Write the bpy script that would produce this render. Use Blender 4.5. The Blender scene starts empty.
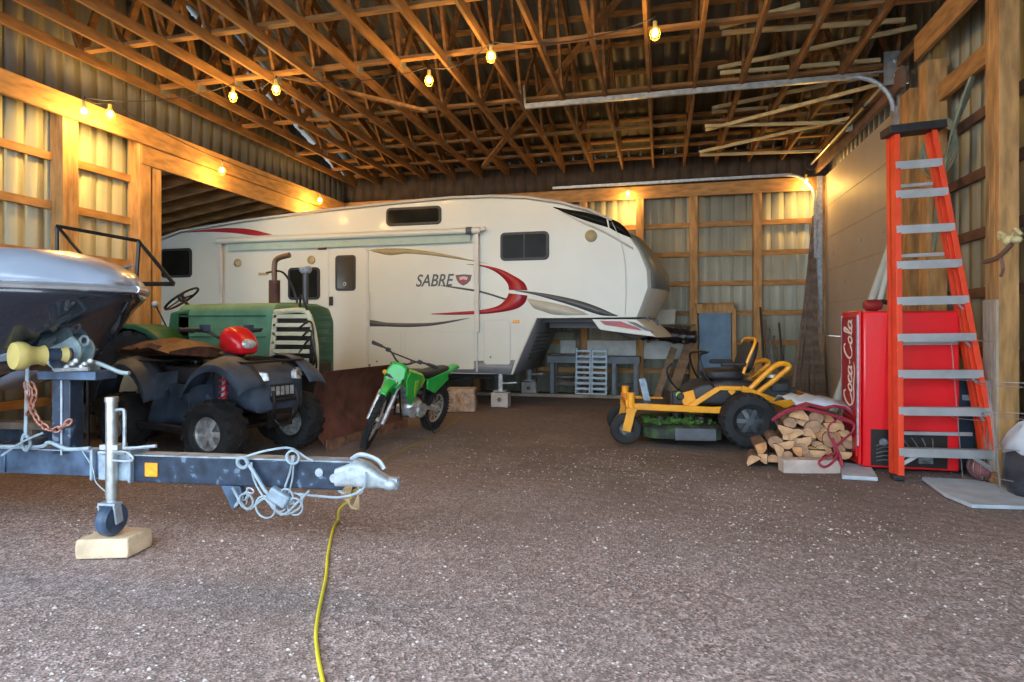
import bpy, bmesh, math, random
from mathutils import Vector, Matrix, noise
random.seed(7)
SC = bpy.context.scene; COL = SC.collection
PI = math.pi; V = Vector
# ---------------------------------------------------------------- camera, world, exposure
EYE = 1.35; F = 600.0; HY = 328.0; YAW = math.radians(14.0)
SY, CY = math.sin(YAW), math.cos(YAW)
cam = bpy.data.objects.new('camera', bpy.data.cameras.new('camera')); COL.objects.link(cam)
cam.location = (0, 0, EYE); cam.rotation_euler = (PI/2, 0, YAW)
cam.data.sensor_width = 36; cam.data.lens = F/1024*36; cam.data.shift_y = -(341-HY)/1024
cam.data.clip_start = 0.05; cam.data.clip_end = 300
SC.camera = cam
w = bpy.data.worlds.new('sky'); SC.world = w; w.use_nodes = True
bg = w.node_tree.nodes['Background']; bg.inputs[0].default_value = (0.72, 0.86, 1.0, 1); bg.inputs[1].default_value = 4.4
vs = SC.view_settings; vs.view_transform = 'Standard'; vs.look = 'None'; vs.gamma = 1; vs.use_curve_mapping = False
vs.exposure = 0.58
BULB_W = 17.0

def W(lat, Z, z=0.0): return V((-Z*SY+lat*CY, Z*CY+lat*SY, z))
def P(px, py, Z): return W((px-512)/F*Z, Z, EYE+(HY-py)/F*Z)
def G(px, py, h=0.0): return P(px, py, F*(EYE-h)/(py-HY))
def onY(px, py, Y):
    r = (px-512)/F; X = Y*(r*CY-SY)/(CY+r*SY); Z = -SY*X+CY*Y
    return V((X, Y, EYE+(HY-py)/F*Z))
def onX(px, py, X):
    r = (px-512)/F; Y = X*(CY+r*SY)/(r*CY-SY); Z = -SY*X+CY*Y
    return V((X, Y, EYE+(HY-py)/F*Z))

# ---------------------------------------------------------------- materials
MATS = {}
def mat(name, col, rough=0.6, metal=0.0, var=0.12, scale=6.0, bump=0.0, bscale=60.0, col2=None, c2pos=0.6, emit=None, estr=0, coat=0.0, stretch=None):
    if name in MATS: return MATS[name]
    m = bpy.data.materials.new(name); m.use_nodes = True; nt = m.node_tree; N = nt.nodes; L = nt.links
    b = N['Principled BSDF']; b.inputs['Roughness'].default_value = rough; b.inputs['Metallic'].default_value = metal
    b.inputs['Coat Weight'].default_value = coat
    tc = N.new('ShaderNodeTexCoord'); src = tc.outputs['Object']
    if stretch:
        mp = N.new('ShaderNodeMapping'); mp.inputs['Scale'].default_value = stretch; L.new(src, mp.inputs[0]); src = mp.outputs[0]
    nz = N.new('ShaderNodeTexNoise'); nz.inputs['Scale'].default_value = scale; nz.inputs['Detail'].default_value = 5
    L.new(src, nz.inputs['Vector'])
    cr = N.new('ShaderNodeValToRGB'); L.new(nz.outputs['Fac'], cr.inputs[0])
    e = cr.color_ramp.elements
    e[0].position = 0.32; e[1].position = 0.68
    e[0].color = (*[max(0, c*(1-var)) for c in col], 1); e[1].color = (*[min(1, c*(1+var)) for c in col], 1)
    if col2:
        x = cr.color_ramp.elements.new(c2pos); x.color = (*col, 1)
        cr.color_ramp.elements[-1].color = (*col2, 1)
    L.new(cr.outputs[0], b.inputs['Base Color'])
    if bump:
        n2 = N.new('ShaderNodeTexNoise'); n2.inputs['Scale'].default_value = bscale; n2.inputs['Detail'].default_value = 4
        L.new(src, n2.inputs['Vector'])
        bp = N.new('ShaderNodeBump'); bp.inputs['Strength'].default_value = bump; bp.inputs['Distance'].default_value = 0.01
        L.new(n2.outputs['Fac'], bp.inputs['Height']); L.new(bp.outputs[0], b.inputs['Normal'])
    if emit:
        b.inputs['Emission Color'].default_value = (*emit, 1); b.inputs['Emission Strength'].default_value = estr
    MATS[name] = m; return m

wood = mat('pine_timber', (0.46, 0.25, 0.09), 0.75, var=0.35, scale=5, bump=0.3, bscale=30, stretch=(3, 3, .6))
woodH = mat('pine_header', (0.40, 0.215, 0.075), 0.78, var=0.3, scale=5, bump=0.2, stretch=(.8, .8, 3))  # brighter copy of the pine, kept for the lit headers and girts
woodY = mat('pine_rafter', (0.19, 0.092, 0.028), 0.8, var=0.4, scale=5, bump=0.2, stretch=(3, .6, 3))  # truss pine with the dimness of the roof put into its colour
woodX = mat('pine_board', (0.27, 0.14, 0.047), 0.8, var=0.4, scale=5, bump=0.2, stretch=(.6, 3, 3))  # purlin and brace pine, likewise darkened for the dim roof
wood_pale = mat('pale_timber', (0.55, 0.44, 0.22), 0.8, var=0.25, scale=5, stretch=(.6, 3, 3))
wood_old = mat('weathered_timber', (0.17, 0.13, 0.10), 0.85, var=0.4, scale=8, bump=0.3)
wood_red = mat('dark_treated_board', (0.16, 0.09, 0.06), 0.8, var=0.3)
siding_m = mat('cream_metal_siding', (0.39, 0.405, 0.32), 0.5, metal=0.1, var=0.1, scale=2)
roof_m = mat('grey_metal_roofing', (0.10, 0.10, 0.085), 0.5, metal=0.2, var=0.4, scale=1.5)
galv = mat('galvanized_steel', (0.50, 0.53, 0.52), 0.35, metal=0.8, var=0.25, scale=12)
galv_w = mat('pale_zinc', (0.36, 0.41, 0.46), 0.5, metal=0.35, var=0.25, scale=15)
alu = mat('aluminium', (0.55, 0.58, 0.60), 0.4, metal=0.6, var=0.12)
orange_f = mat('orange_fibreglass', (0.80, 0.065, 0.02), 0.45, var=0.1)
blackp = mat('black_plastic', (0.018, 0.019, 0.022), 0.5, var=0.3, scale=20)
blackm = mat('black_metal', (0.02, 0.018, 0.018), 0.4, metal=0.3, var=0.3)
rubber = mat('tyre_rubber', (0.016, 0.017, 0.019), 0.75, var=0.4, scale=12, bump=0.3)
glass_d = mat('dark_glass', (0.012, 0.013, 0.011), 0.12, var=0.3, scale=3)
glass_d.node_tree.nodes['Principled BSDF'].inputs['Specular IOR Level'].default_value = 0.06
rvw = mat('cream_fibreglass', (0.58, 0.62, 0.57), 0.35, var=0.04, scale=1.2, coat=0.15)
rvtrim = mat('grey_rv_trim', (0.55, 0.56, 0.53), 0.45, var=0.08)
rvgrey = mat('slate_skirt', (0.20, 0.22, 0.25), 0.4, var=0.12)
rvdark = mat('charcoal_decal', (0.075, 0.085, 0.095), 0.4, var=0.1)
rvred = mat('crimson_decal', (0.34, 0.018, 0.03), 0.35, var=0.15)
rvtan = mat('olive_tan_decal', (0.34, 0.29, 0.15), 0.45, var=0.1)
rvsilv = mat('silver_tan_decal', (0.45, 0.46, 0.40), 0.45, var=0.08)
coke = mat('glossy_red_steel', (0.72, 0.012, 0.018), 0.28, var=0.06, scale=3, coat=0.4)
coke_d = mat('dark_red_panel', (0.33, 0.012, 0.02), 0.35, var=0.15)
white_p = mat('white_paint', (0.8, 0.78, 0.74), 0.5, var=0.05)
green_k = mat('lime_green_plastic', (0.02, 0.50, 0.085), 0.35, var=0.12, coat=0.3)
yellow_k = mat('yellow_green_decal', (0.35, 0.62, 0.05), 0.4, var=0.15)
tr_green = mat('faded_tractor_green', (0.09, 0.22, 0.13), 0.55, var=0.25, scale=4)
tr_dgreen = mat('dark_tractor_green', (0.02, 0.11, 0.06), 0.45, var=0.3, scale=4)
cream = mat('cream_enamel', (0.58, 0.55, 0.38), 0.5, var=0.15)
rust = mat('rusty_steel', (0.13, 0.050, 0.035), 0.7, metal=0.2, var=0.45, scale=5, bump=0.3)
rustl = mat('brown_rust', (0.22, 0.11, 0.07), 0.8, var=0.4, scale=9)
atv_b = mat('dusty_navy_plastic', (0.048, 0.070, 0.105), 0.55, var=0.45, scale=5, bump=0.2)
atv_d = mat('dark_navy_plastic', (0.012, 0.017, 0.027), 0.5, var=0.4, scale=6)
red_pl = mat('bright_red_plastic', (0.72, 0.012, 0.02), 0.3, var=0.1, coat=0.4)
silver = mat('cast_aluminium', (0.55, 0.57, 0.58), 0.4, metal=0.6, var=0.35, scale=18)
lens_c = mat('clear_lamp_lens', (0.62, 0.66, 0.70), 0.12, metal=0.3, var=0.35, scale=25)
amber = mat('amber_lens', (0.85, 0.35, 0.02), 0.3, var=0.2, scale=30)
mow_y = mat('yellow_orange_paint', (0.85, 0.36, 0.012), 0.38, var=0.1, coat=0.3)
deck_m = mat('grass_covered_deck', (0.020, 0.026, 0.022), 0.7, var=0.3, scale=6, col2=(0.05, 0.12, 0.02), c2pos=0.5, bump=0.5, bscale=50)
grass_m = mat('cut_grass', (0.055, 0.14, 0.025), 0.9, var=0.5, scale=12, bump=0.9, bscale=60)
tr_blue = mat('blue_grey_frame_paint', (0.050, 0.085, 0.145), 0.42, metal=0.25, var=0.5, scale=9, bump=0.1)
tr_navy = mat('chipped_navy_paint', (0.022, 0.042, 0.078), 0.42, metal=0.2, var=0.6, scale=14, col2=(0.12, 0.17, 0.23), c2pos=0.62)
tr_blue2 = mat('pale_scuffed_blue_steel', (0.26, 0.33, 0.40), 0.5, metal=0.3, var=0.35, scale=12)
hull_d = mat('dark_navy_gelcoat', (0.008, 0.014, 0.026), 0.18, var=0.3, scale=2, coat=0.8)
hull_w = mat('pale_blue_gelcoat', (0.30, 0.36, 0.46), 0.35, var=0.12, scale=3, coat=0.6)
yel_r = mat('yellow_roller_rubber', (0.46, 0.37, 0.12), 0.5, var=0.2)
chain_r = mat('rusty_pink_chain', (0.45, 0.20, 0.14), 0.7, metal=0.2, var=0.3)
strap_m = mat('grey_webbing', (0.27, 0.34, 0.39), 0.8, var=0.3)
conc = mat('concrete', (0.42, 0.41, 0.39), 0.9, var=0.15, bump=0.4)
conc_p = mat('peach_stone_block', (0.62, 0.48, 0.33), 0.9, var=0.22, scale=9, bump=0.5)
paver = mat('pink_grey_paver', (0.50, 0.41, 0.36), 0.9, var=0.15, scale=10, bump=0.3)
slab_b = mat('blue_grey_slab', (0.42, 0.48, 0.54), 0.8, var=0.15)
bark = mat('bark', (0.16, 0.10, 0.07), 0.9, var=0.4, scale=15, bump=0.8)
cutw2 = mat('cut_firewood_orange', (0.50, 0.24, 0.10), 0.8, var=0.3, scale=14)
cutw3 = mat('cut_firewood_grey', (0.34, 0.20, 0.12), 0.8, var=0.3, scale=14)
cutw = mat('cut_firewood', (0.52, 0.30, 0.155), 0.8, var=0.22, scale=14, bump=0.3)
red_st = mat('red_webbing', (0.30, 0.02, 0.045), 0.7, var=0.2)
cord_y = mat('yellow_cord', (0.70, 0.62, 0.04), 0.5, var=0.1)
tarp = mat('pale_grey_tarp', (0.48, 0.53, 0.60), 0.7, var=0.15, bump=0.4, bscale=15)
blue_b = mat('blue_foam_board', (0.14, 0.24, 0.34), 0.7, var=0.15)
grey_b = mat('grey_bench_steel', (0.16, 0.18, 0.20), 0.6, var=0.2)
eave_m = mat('shaded_eave_siding', (0.055, 0.038, 0.024), 0.8, var=.4, scale=3)  # siding above the back plate, eave shade painted in as dark brown
siding_d = mat('shaded_metal_siding', (0.13, 0.125, 0.105), 0.5, metal=0.1, var=0.15, scale=2)  # cream siding darkened in colour for the shade high under the roof
door_m = mat('tan_insulated_door', (0.46, 0.41, 0.34), 0.55, var=0.05, scale=2)
pvc = mat('pale_pvc', (0.55, 0.62, 0.58), 0.4, var=0.08)
hose_g = mat('grey_green_strips', (0.20, 0.24, 0.18), 0.6, var=0.3)
teal = mat('teal_valance_fabric', (0.34, 0.46, 0.41), 0.7, var=0.08)
bulb_m = mat('glowing_bulb', (1, .75, .35), 0.3, emit=(1.0, 0.55, 0.13), estr=22)
bone = mat('bone_yellow', (0.55, 0.50, 0.26), 0.7, var=0.2)
wire = mat('thin_wire', (0.38, 0.36, 0.36), 0.45, metal=0.6, var=0.2)
brown_l = mat('brown_leather', (0.18, 0.085, 0.05), 0.6, var=0.35)

# gravel floor
def gravel():
    m = bpy.data.materials.new('gravel_dirt'); m.use_nodes = True; nt = m.node_tree; N = nt.nodes; L = nt.links
    b = N['Principled BSDF']; b.inputs['Roughness'].default_value = 0.95
    tc = N.new('ShaderNodeTexCoord')
    n1 = N.new('ShaderNodeTexNoise'); n1.inputs['Scale'].default_value = 0.55; n1.inputs['Detail'].default_value = 7; n1.inputs['Roughness'].default_value = .72; L.new(tc.outputs['Object'], n1.inputs['Vector'])
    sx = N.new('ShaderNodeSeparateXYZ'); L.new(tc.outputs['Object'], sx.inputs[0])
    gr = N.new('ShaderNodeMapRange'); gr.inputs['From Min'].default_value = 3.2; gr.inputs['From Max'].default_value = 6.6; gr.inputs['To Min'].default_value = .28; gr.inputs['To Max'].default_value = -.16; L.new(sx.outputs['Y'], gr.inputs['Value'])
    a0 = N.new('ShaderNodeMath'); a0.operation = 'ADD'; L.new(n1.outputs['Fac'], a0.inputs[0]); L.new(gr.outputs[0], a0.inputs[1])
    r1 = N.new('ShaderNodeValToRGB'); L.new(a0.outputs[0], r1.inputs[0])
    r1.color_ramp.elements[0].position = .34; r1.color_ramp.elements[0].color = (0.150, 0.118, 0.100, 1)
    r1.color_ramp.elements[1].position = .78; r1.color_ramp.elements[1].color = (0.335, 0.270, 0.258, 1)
    vo = N.new('ShaderNodeTexVoronoi'); vo.inputs['Scale'].default_value = 75; L.new(tc.outputs['Object'], vo.inputs['Vector'])
    r2 = N.new('ShaderNodeValToRGB'); L.new(vo.outputs['Color'], r2.inputs[0])
    e = r2.color_ramp.elements; e[0].position = 0.2; e[0].color = (0.38, 0.34, 0.33, 1); e[1].position = .9; e[1].color = (1.9, 1.8, 1.78, 1)
    x = e.new(.6); x.color = (1, .97, .95, 1)
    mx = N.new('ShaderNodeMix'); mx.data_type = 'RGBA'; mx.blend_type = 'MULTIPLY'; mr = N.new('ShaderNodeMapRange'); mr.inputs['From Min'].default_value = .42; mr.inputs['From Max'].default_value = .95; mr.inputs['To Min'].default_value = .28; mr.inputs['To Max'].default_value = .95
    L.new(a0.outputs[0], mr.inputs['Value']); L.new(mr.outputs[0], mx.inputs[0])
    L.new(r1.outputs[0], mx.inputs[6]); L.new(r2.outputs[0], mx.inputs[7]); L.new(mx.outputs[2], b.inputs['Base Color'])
    n3 = N.new('ShaderNodeTexNoise'); n3.inputs['Scale'].default_value = 9; n3.inputs['Detail'].default_value = 8; L.new(tc.outputs['Object'], n3.inputs['Vector'])
    ad = N.new('ShaderNodeMath'); ad.operation = 'MULTIPLY_ADD'; ad.inputs[1].default_value = .22
    L.new(vo.outputs['Distance'], ad.inputs[0]); L.new(n3.outputs['Fac'], ad.inputs[2])
    bp = N.new('ShaderNodeBump'); bp.inputs['Strength'].default_value = .8; bp.inputs['Distance'].default_value = .03
    L.new(ad.outputs[0], bp.inputs['Height']); L.new(bp.outputs[0], b.inputs['Normal'])
    return m
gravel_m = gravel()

# ---------------------------------------------------------------- mesh builder
def perp(d):
    d = V(d).normalized(); u = V((0, 0, 1)) if abs(d.z) < .95 else V((1, 0, 0))
    a = d.cross(u).normalized(); return a, a.cross(d).normalized()
class MB:
    def __init__(s, o=(0, 0, 0)): s.v = []; s.f = []; s.mi = []; s.o = V(o)
    def add(s, vs_, fs, mi=0):
        k = len(s.v); s.v += [V(p) for p in vs_]; s.f += [tuple(i+k for i in f) for f in fs]; s.mi += [mi]*len(fs); return s
    def box(s, c, d, R=None, mi=0, ch=0.0):
        c = V(c); x, y, z = d[0]/2, d[1]/2, d[2]/2
        p = [V((a*x, b*y, e*z)) for a in (-1, 1) for b in (-1, 1) for e in (-1, 1)]
        if R is not None: p = [R @ q for q in p]
        return s.add([c+q for q in p], [(0, 1, 3, 2), (4, 6, 7, 5), (0, 4, 5, 1), (2, 3, 7, 6), (0, 2, 6, 4), (1, 5, 7, 3)], mi)
    def bar(s, a, b, w_, h, up=(0, 0, 1), mi=0):
        a = V(a); b = V(b); d = (b-a).normalized(); up = V(up)
        if abs(d.dot(up)) > .98: up = V((0, 1, 0)) if abs(d.y) < .9 else V((1, 0, 0))
        x = d.cross(up).normalized()*w_/2; y = x.cross(d).normalized()*h/2
        vs_ = [a-x-y, a+x-y, a+x+y, a-x+y, b-x-y, b+x-y, b+x+y, b-x+y]
        return s.add(vs_, [(0, 1, 2, 3), (7, 6, 5, 4), (0, 4, 5, 1), (1, 5, 6, 2), (2, 6, 7, 3), (3, 7, 4, 0)], mi)
    def tube(s, pts, r, n=8, closed=False, mi=0):
        pts = [V(p) for p in pts]; m = len(pts); rr = r if isinstance(r, (list, tuple)) else [r]*m
        vs_ = []; ref = None
        for i in range(m):
            if closed: d = pts[(i+1) % m]-pts[i-1]
            else: d = pts[min(i+1, m-1)]-pts[max(i-1, 0)]
            d.normalize()
            if ref is None: ref, _ = perp(d)
            x = (ref-d*ref.dot(d)).normalized(); y = d.cross(x); ref = x
            for k in range(n):
                a = 2*PI*k/n; vs_.append(pts[i]+(x*math.cos(a)+y*math.sin(a))*rr[i])
        fs = []
        for i in range(m if closed else m-1):
            j = (i+1) % m
            for k in range(n): fs.append((i*n+k, i*n+(k+1) % n, j*n+(k+1) % n, j*n+k))
        if not closed: fs += [tuple(reversed(range(n))), tuple((m-1)*n+k for k in range(n))]
        return s.add(vs_, fs, mi)
    def lathe(s, prof, o, ax, n=24, closed=False, mi=0):
        o = V(o); ax = V(ax).normalized(); x, y = perp(ax); vs_ = []; m = len(prof)
        for r, h in prof:
            for k in range(n):
                a = 2*PI*k/n; vs_.append(o+ax*h+(x*math.cos(a)+y*math.sin(a))*max(r, 1e-4))
        fs = []
        for i in range(m if closed else m-1):
            j = (i+1) % m
            for k in range(n): fs.append((i*n+k, i*n+(k+1) % n, j*n+(k+1) % n, j*n+k))
        if not closed: fs += [tuple(reversed(range(n))), tuple((m-1)*n+k for k in range(n))]
        return s.add(vs_, fs, mi)
    def cyl(s, a, b, r, n=16, mi=0):
        a = V(a); b = V(b); return s.lathe([(r, 0), (r, (b-a).length)], a, b-a, n, mi=mi)
    def torus(s, c, ax, R, r, n=24, k=8, mi=0):
        pr = [(R+r*math.cos(2*PI*i/k), r*math.sin(2*PI*i/k)) for i in range(k)]
        return s.lathe(pr, c, ax, n, closed=True, mi=mi)
    def ball(s, c, d, n=14, m=9, R=None, mi=0):
        c = V(c); rx, ry, rz = d if isinstance(d, (tuple, list)) else (d, d, d); vs_ = []
        for i in range(m+1):
            t = PI*i/m
            for k in range(n):
                a = 2*PI*k/n; q = V((rx*math.sin(t)*math.cos(a), ry*math.sin(t)*math.sin(a), rz*math.cos(t)))
                if R is not None: q = R @ q
                vs_.append(c+q)
        fs = [(i*n+k, (i+1)*n+k, (i+1)*n+(k+1) % n, i*n+(k+1) % n) for i in range(m) for k in range(n)]
        return s.add(vs_, fs, mi)
    def ext(s, poly, vec, mi=0):
        poly = [V(p) for p in poly]; vec = V(vec); n = len(poly)
        return s.add(poly+[p+vec for p in poly], [tuple(range(n)), tuple(reversed(range(n, 2*n)))]+[(i, i+n, (i+1) % n+n, (i+1) % n) for i in range(n)], mi)
    def loft(s, rings, cap=True, closed=True, mi=0):
        n = len(rings[0]); vs_ = [p for r in rings for p in r]; fs = []
        for i in range(len(rings)-1):
            for k in range(n if closed else n-1): fs.append((i*n+k, i*n+(k+1) % n, (i+1)*n+(k+1) % n, (i+1)*n+k))
        if cap: fs += [tuple(reversed(range(n))), tuple((len(rings)-1)*n+k for k in range(n))]
        return s.add(vs_, fs, mi)
    def build(s, name, m, parent=None, bevel=0, ang=35, sub=0, solid=0):
        me = bpy.data.meshes.new(name); me.from_pydata([p-s.o for p in s.v], [], s.f)
        ms = m if isinstance(m, (list, tuple)) else [m]
        for q in ms: me.materials.append(q)
        me.polygons.foreach_set('material_index', s.mi)
        bm = bmesh.new(); bm.from_mesh(me); bmesh.ops.remove_doubles(bm, verts=bm.verts, dist=1e-5)
        bmesh.ops.recalc_face_normals(bm, faces=bm.faces); bm.to_mesh(me); bm.free()
        me.polygons.foreach_set('use_smooth', [True]*len(me.polygons)); me.set_sharp_from_angle(angle=math.radians(ang))
        me.update()
        o = bpy.data.objects.new(name, me); COL.objects.link(o)
        if parent: o.parent = parent
        else: o.location = s.o
        if solid:
            b = o.modifiers.new('solid', 'SOLIDIFY'); b.thickness = solid; b.offset = 0
        if bevel:
            b = o.modifiers.new('bevel', 'BEVEL'); b.width = bevel; b.segments = 2; b.limit_method = 'ANGLE'; b.angle_limit = math.radians(40)
        if sub:
            b = o.modifiers.new('sub', 'SUBSURF'); b.levels = b.render_levels = sub
        return o
def rotz(a): return Matrix.Rotation(a, 3, 'Z')
def rotx(a): return Matrix.Rotation(a, 3, 'X')
def roty(a): return Matrix.Rotation(a, 3, 'Y')
def thing(name, label, cat, loc=(0, 0, 0), rz=0, group=None, rx=0, ry=0):
    o = bpy.data.objects.new(name, None); COL.objects.link(o); o.location = loc; o.rotation_euler = (rx, ry, rz)
    o.empty_display_size = .1
    o['label'] = label; o['category'] = cat
    if group: o['group'] = group
    return o
def tag(o, label, cat, group=None, kind=None):
    o['label'] = label; o['category'] = cat
    if group: o['group'] = group
    if kind: o['kind'] = kind
    return o
def struct(o): o['kind'] = 'structure'; return o
def dup(o, loc=None, rz=None, label=None, group=None, rot=None, parent=None):
    c = o.copy(); COL.objects.link(c)
    if parent is not None: c.parent = parent
    for ch in list(o.children): dup(ch, parent=c)
    if loc is not None: c.location = loc
    if rz is not None: c.rotation_euler = (0, 0, rz)
    if rot is not None: c.rotation_euler = rot
    if label: c['label'] = label
    if group: c['group'] = group
    return c
def crv(pts, n=6, closed=False):
    pts = [V(p) for p in pts]; out = []; m = len(pts)
    for i in range(m if closed else m-1):
        if closed: a, b, c, d = pts[i-1], pts[i], pts[(i+1) % m], pts[(i+2) % m]
        else: a, b, c, d = pts[max(i-1, 0)], pts[i], pts[i+1], pts[min(i+2, m-1)]
        for k in range(n):
            t = k/n; out.append(.5*((2*b)+(c-a)*t+(2*a-5*b+4*c-d)*t*t+(3*b-a-3*c+d)*t**3))
    if not closed: out.append(pts[-1])
    return out
def rrect(w_, h, r, n=4):
    out = []
    for cx, cz, a0 in ((w_/2-r, h/2-r, 0), (-w_/2+r, h/2-r, 90), (-w_/2+r, -h/2+r, 180), (w_/2-r, -h/2+r, 270)):
        for k in range(n+1):
            a = math.radians(a0+90*k/n); out.append((cx+r*math.cos(a), cz+r*math.sin(a)))
    return out
def text_mesh(name, body, size, m, parent, M, shear=0.0, extrude=.002, sx=1.0, off=0):
    cu = bpy.data.curves.new(name, 'FONT'); cu.body = body; cu.size = size; cu.shear = shear; cu.extrude = extrude; cu.offset = off; cu.align_x = 'CENTER'; cu.align_y = 'CENTER'
    t = bpy.data.objects.new(name, cu); COL.objects.link(t)
    bpy.context.view_layer.update()
    me = bpy.data.meshes.new_from_object(t.evaluated_get(bpy.context.evaluated_depsgraph_get()))
    bpy.data.objects.remove(t); me.transform(Matrix.Diagonal((sx, 1, 1, 1))); me.transform(M); me.materials.clear(); me.materials.append(m)
    o = bpy.data.objects.new(name, me); COL.objects.link(o); o.parent = parent; return o
# ================================================================ SETTING
XL, XR, YB = -7.2, 3.12, 12.66          # siding planes
YF = -1.0; RIDGE = 5.85; ZPL = 4.22; SL = .32; ZEV = 4.80
def zroof(y): return ZEV + SL*((YB-y) if y > RIDGE else (y-YF)*(YB-RIDGE)/(RIDGE-YF))
# floor
fl = MB(); nx, ny = 150, 130; x0, x1, y0, y1 = -14, 8, -9, 13.6
for j in range(ny+1):
    for i in range(nx+1):
        x = x0+(x1-x0)*i/nx; y = y0+(y1-y0)*j/ny
        z = .022*noise.noise(V((x*.9, y*1.3, 0)))+.012*noise.noise(V((x*3, y*3, 5)))
        z -= .018
        fl.v.append(V((x, y, z)))
for j in range(ny):
    for i in range(nx):
        k = j*(nx+1)+i; fl.f.append((k, k+1, k+nx+2, k+nx+1)); fl.mi.append(0)
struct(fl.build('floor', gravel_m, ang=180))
# loose pebbles
pb = MB()
def blob(c, r):
    q = [V((random.uniform(.7, 1.2)*r*a, random.uniform(.7, 1.2)*r*b, random.uniform(.4, .8)*r*d)) for a, b, d in ((1, 0, 0), (0, 1, 0), (-1, 0, 0), (0, -1, 0), (0, 0, 1), (0, 0, -1))]
    pb.add([c+p for p in q], [(0, 1, 4), (1, 2, 4), (2, 3, 4), (3, 0, 4), (1, 0, 5), (2, 1, 5), (3, 2, 5), (0, 3, 5)], random.choice((0, 0, 1, 2, 2)))
for i in range(20000):
    Z = 1.9+random.random()**1.6*6; px = random.uniform(-10, 1030); p = W((px-512)/F*Z, Z)
    if noise.noise(V((p.x*.6+3, p.y*.6, 2)))+random.uniform(-.35, .40) < 0: continue
    if p.x > 2.9 or p.x < -7: continue
    z = .022*noise.noise(V((p.x*.9, p.y*1.3, 0)))+.012*noise.noise(V((p.x*3, p.y*3, 5)))-.018
    blob(V((p.x, p.y, z+.001)), random.uniform(.003, .0075)+.007*random.random()**6)
peb = [mat('pebble_grey', (.34, .30, .29), .9), mat('pebble_dark', (.16, .13, .12), .9), mat('pebble_pale', (.56, .51, .49), .9)]
tag(pb.build('loose_gravel', peb, ang=10), 'loose pinkish grey gravel chips scattered over the dirt floor', 'gravel', kind='stuff')

def siding(name, p0, p1, z0, ztop, inward, m=siding_m, pitch=.23, extra=None):
    """vertical-ribbed sheet between two floor points; inward = unit normal to the room"""
    mb = MB(); p0 = V(p0); p1 = V(p1); Lh = (p1-p0).length; d = (p1-p0)/Lh; inn = V(inward); prof = []
    t = 0
    while t < Lh:
        for a, h in ((0, 0), (.09, 0), (.10, .006), (.12, .006), (.13, 0), (pitch-.05, 0), (pitch-.035, -.024), (pitch-.012, -.024)):
            if t+a <= Lh: prof.append((t+a, h))
        t += pitch
    prof.append((Lh, 0)); n = len(prof)
    for s, h in prof:
        q = p0+d*s+inn*h*-1*(-1)
        mb.v.append(V((q.x, q.y, z0))); mb.v.append(V((q.x, q.y, ztop(q))))
    for i in range(n-1): mb.f.append((2*i, 2*i+2, 2*i+3, 2*i+1)); mb.mi.append(0)
    return struct(mb.build(name, m, solid=.003))
def zl(x): return 4.0-(XL-x)*.17
siding('wall_back', (-12.6, YB, 0), (XR, YB, 0), -.05, lambda q: 4.2 if q.x > XL else zl(q.x)+.1, (0, -1, 0))
LOP = 7.08
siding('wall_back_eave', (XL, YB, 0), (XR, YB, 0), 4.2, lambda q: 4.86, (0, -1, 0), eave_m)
siding('wall_left', (XL, YF, 0), (XL, LOP, 0), -.05, lambda q: 4.2, (1, 0, 0))
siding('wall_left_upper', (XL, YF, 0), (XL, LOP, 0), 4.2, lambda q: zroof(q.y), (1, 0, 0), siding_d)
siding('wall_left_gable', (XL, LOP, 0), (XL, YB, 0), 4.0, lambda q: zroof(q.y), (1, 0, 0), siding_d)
siding('wall_leanto', (-12.6, -1, 0), (-12.6, YB, 0), -.05, lambda q: zl(-12.6)+.1, (1, 0, 0))
DY0, DY1 = 8.62, 12.5
siding('wall_right', (XR, YF, 0), (XR, DY0, 0), -.05, lambda q: zroof(q.y)+.08, (-1, 0, 0))
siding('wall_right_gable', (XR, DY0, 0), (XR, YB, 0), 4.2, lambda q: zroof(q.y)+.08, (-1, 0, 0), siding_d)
# roof
def roofsheet(name, xa, xb, ya, yb, za, zb, m):
    mb = MB(); t = xa; prof = []
    while t < xb:
        for a, h in ((0, 0), (.19, 0), (.20, .022), (.22, .022), (.23, 0)): prof.append((min(t+a, xb), h))
        t += .23
    for x, h in prof: mb.v.append(V((x, ya, za+h))); mb.v.append(V((x, yb, zb+h)))
    for i in range(len(prof)-1): mb.f.append((2*i, 2*i+2, 2*i+3, 2*i+1)); mb.mi.append(0)
    return struct(mb.build(name, m, solid=.004))
ZR = zroof(RIDGE)
roofsheet('ceiling', XL-.1, XR+.1, RIDGE, YB+.3, ZR+.06, zroof(YB)-.3*SL+.06, roof_m)
roofsheet('ceiling_front', XL-.1, XR+.1, YF-.1, RIDGE, zroof(YF)+.06, ZR+.06, roof_m)
lt = MB(); lt.add([(-13, -1.2, zl(-13)+.06), (XL-.0, -1.2, zl(XL)+.06), (XL, YB+.2, zl(XL)+.06), (-13, YB+.2, zl(-13)+.06)], [(0, 1, 2, 3)])
struct(lt.build('ceiling_leanto', roof_m, solid=.01))

# overhead door in the right wall
dr = struct(thing('door_1', 'x', 'x', (3.02, (DY0+DY1)/2, 0)))
for k in ('label', 'category'): del dr[k]
H = 4.22; n = 7
for i in range(n):
    MB().box((0, 0, H/n*(i+.5)), (.05, DY1-DY0, H/n-.004)).build('door_panel', door_m, dr, bevel=.004)
for (py, pz) in ((-1.2, 2.7), (-1.1, 2.15), (-.2, 2.72), (.6, 2.15), (1.3, 2.7)):
    MB().cyl((-.02, py, pz), (-.035, py, pz), .035).build('bolt_plate', galv, dr)
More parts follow.
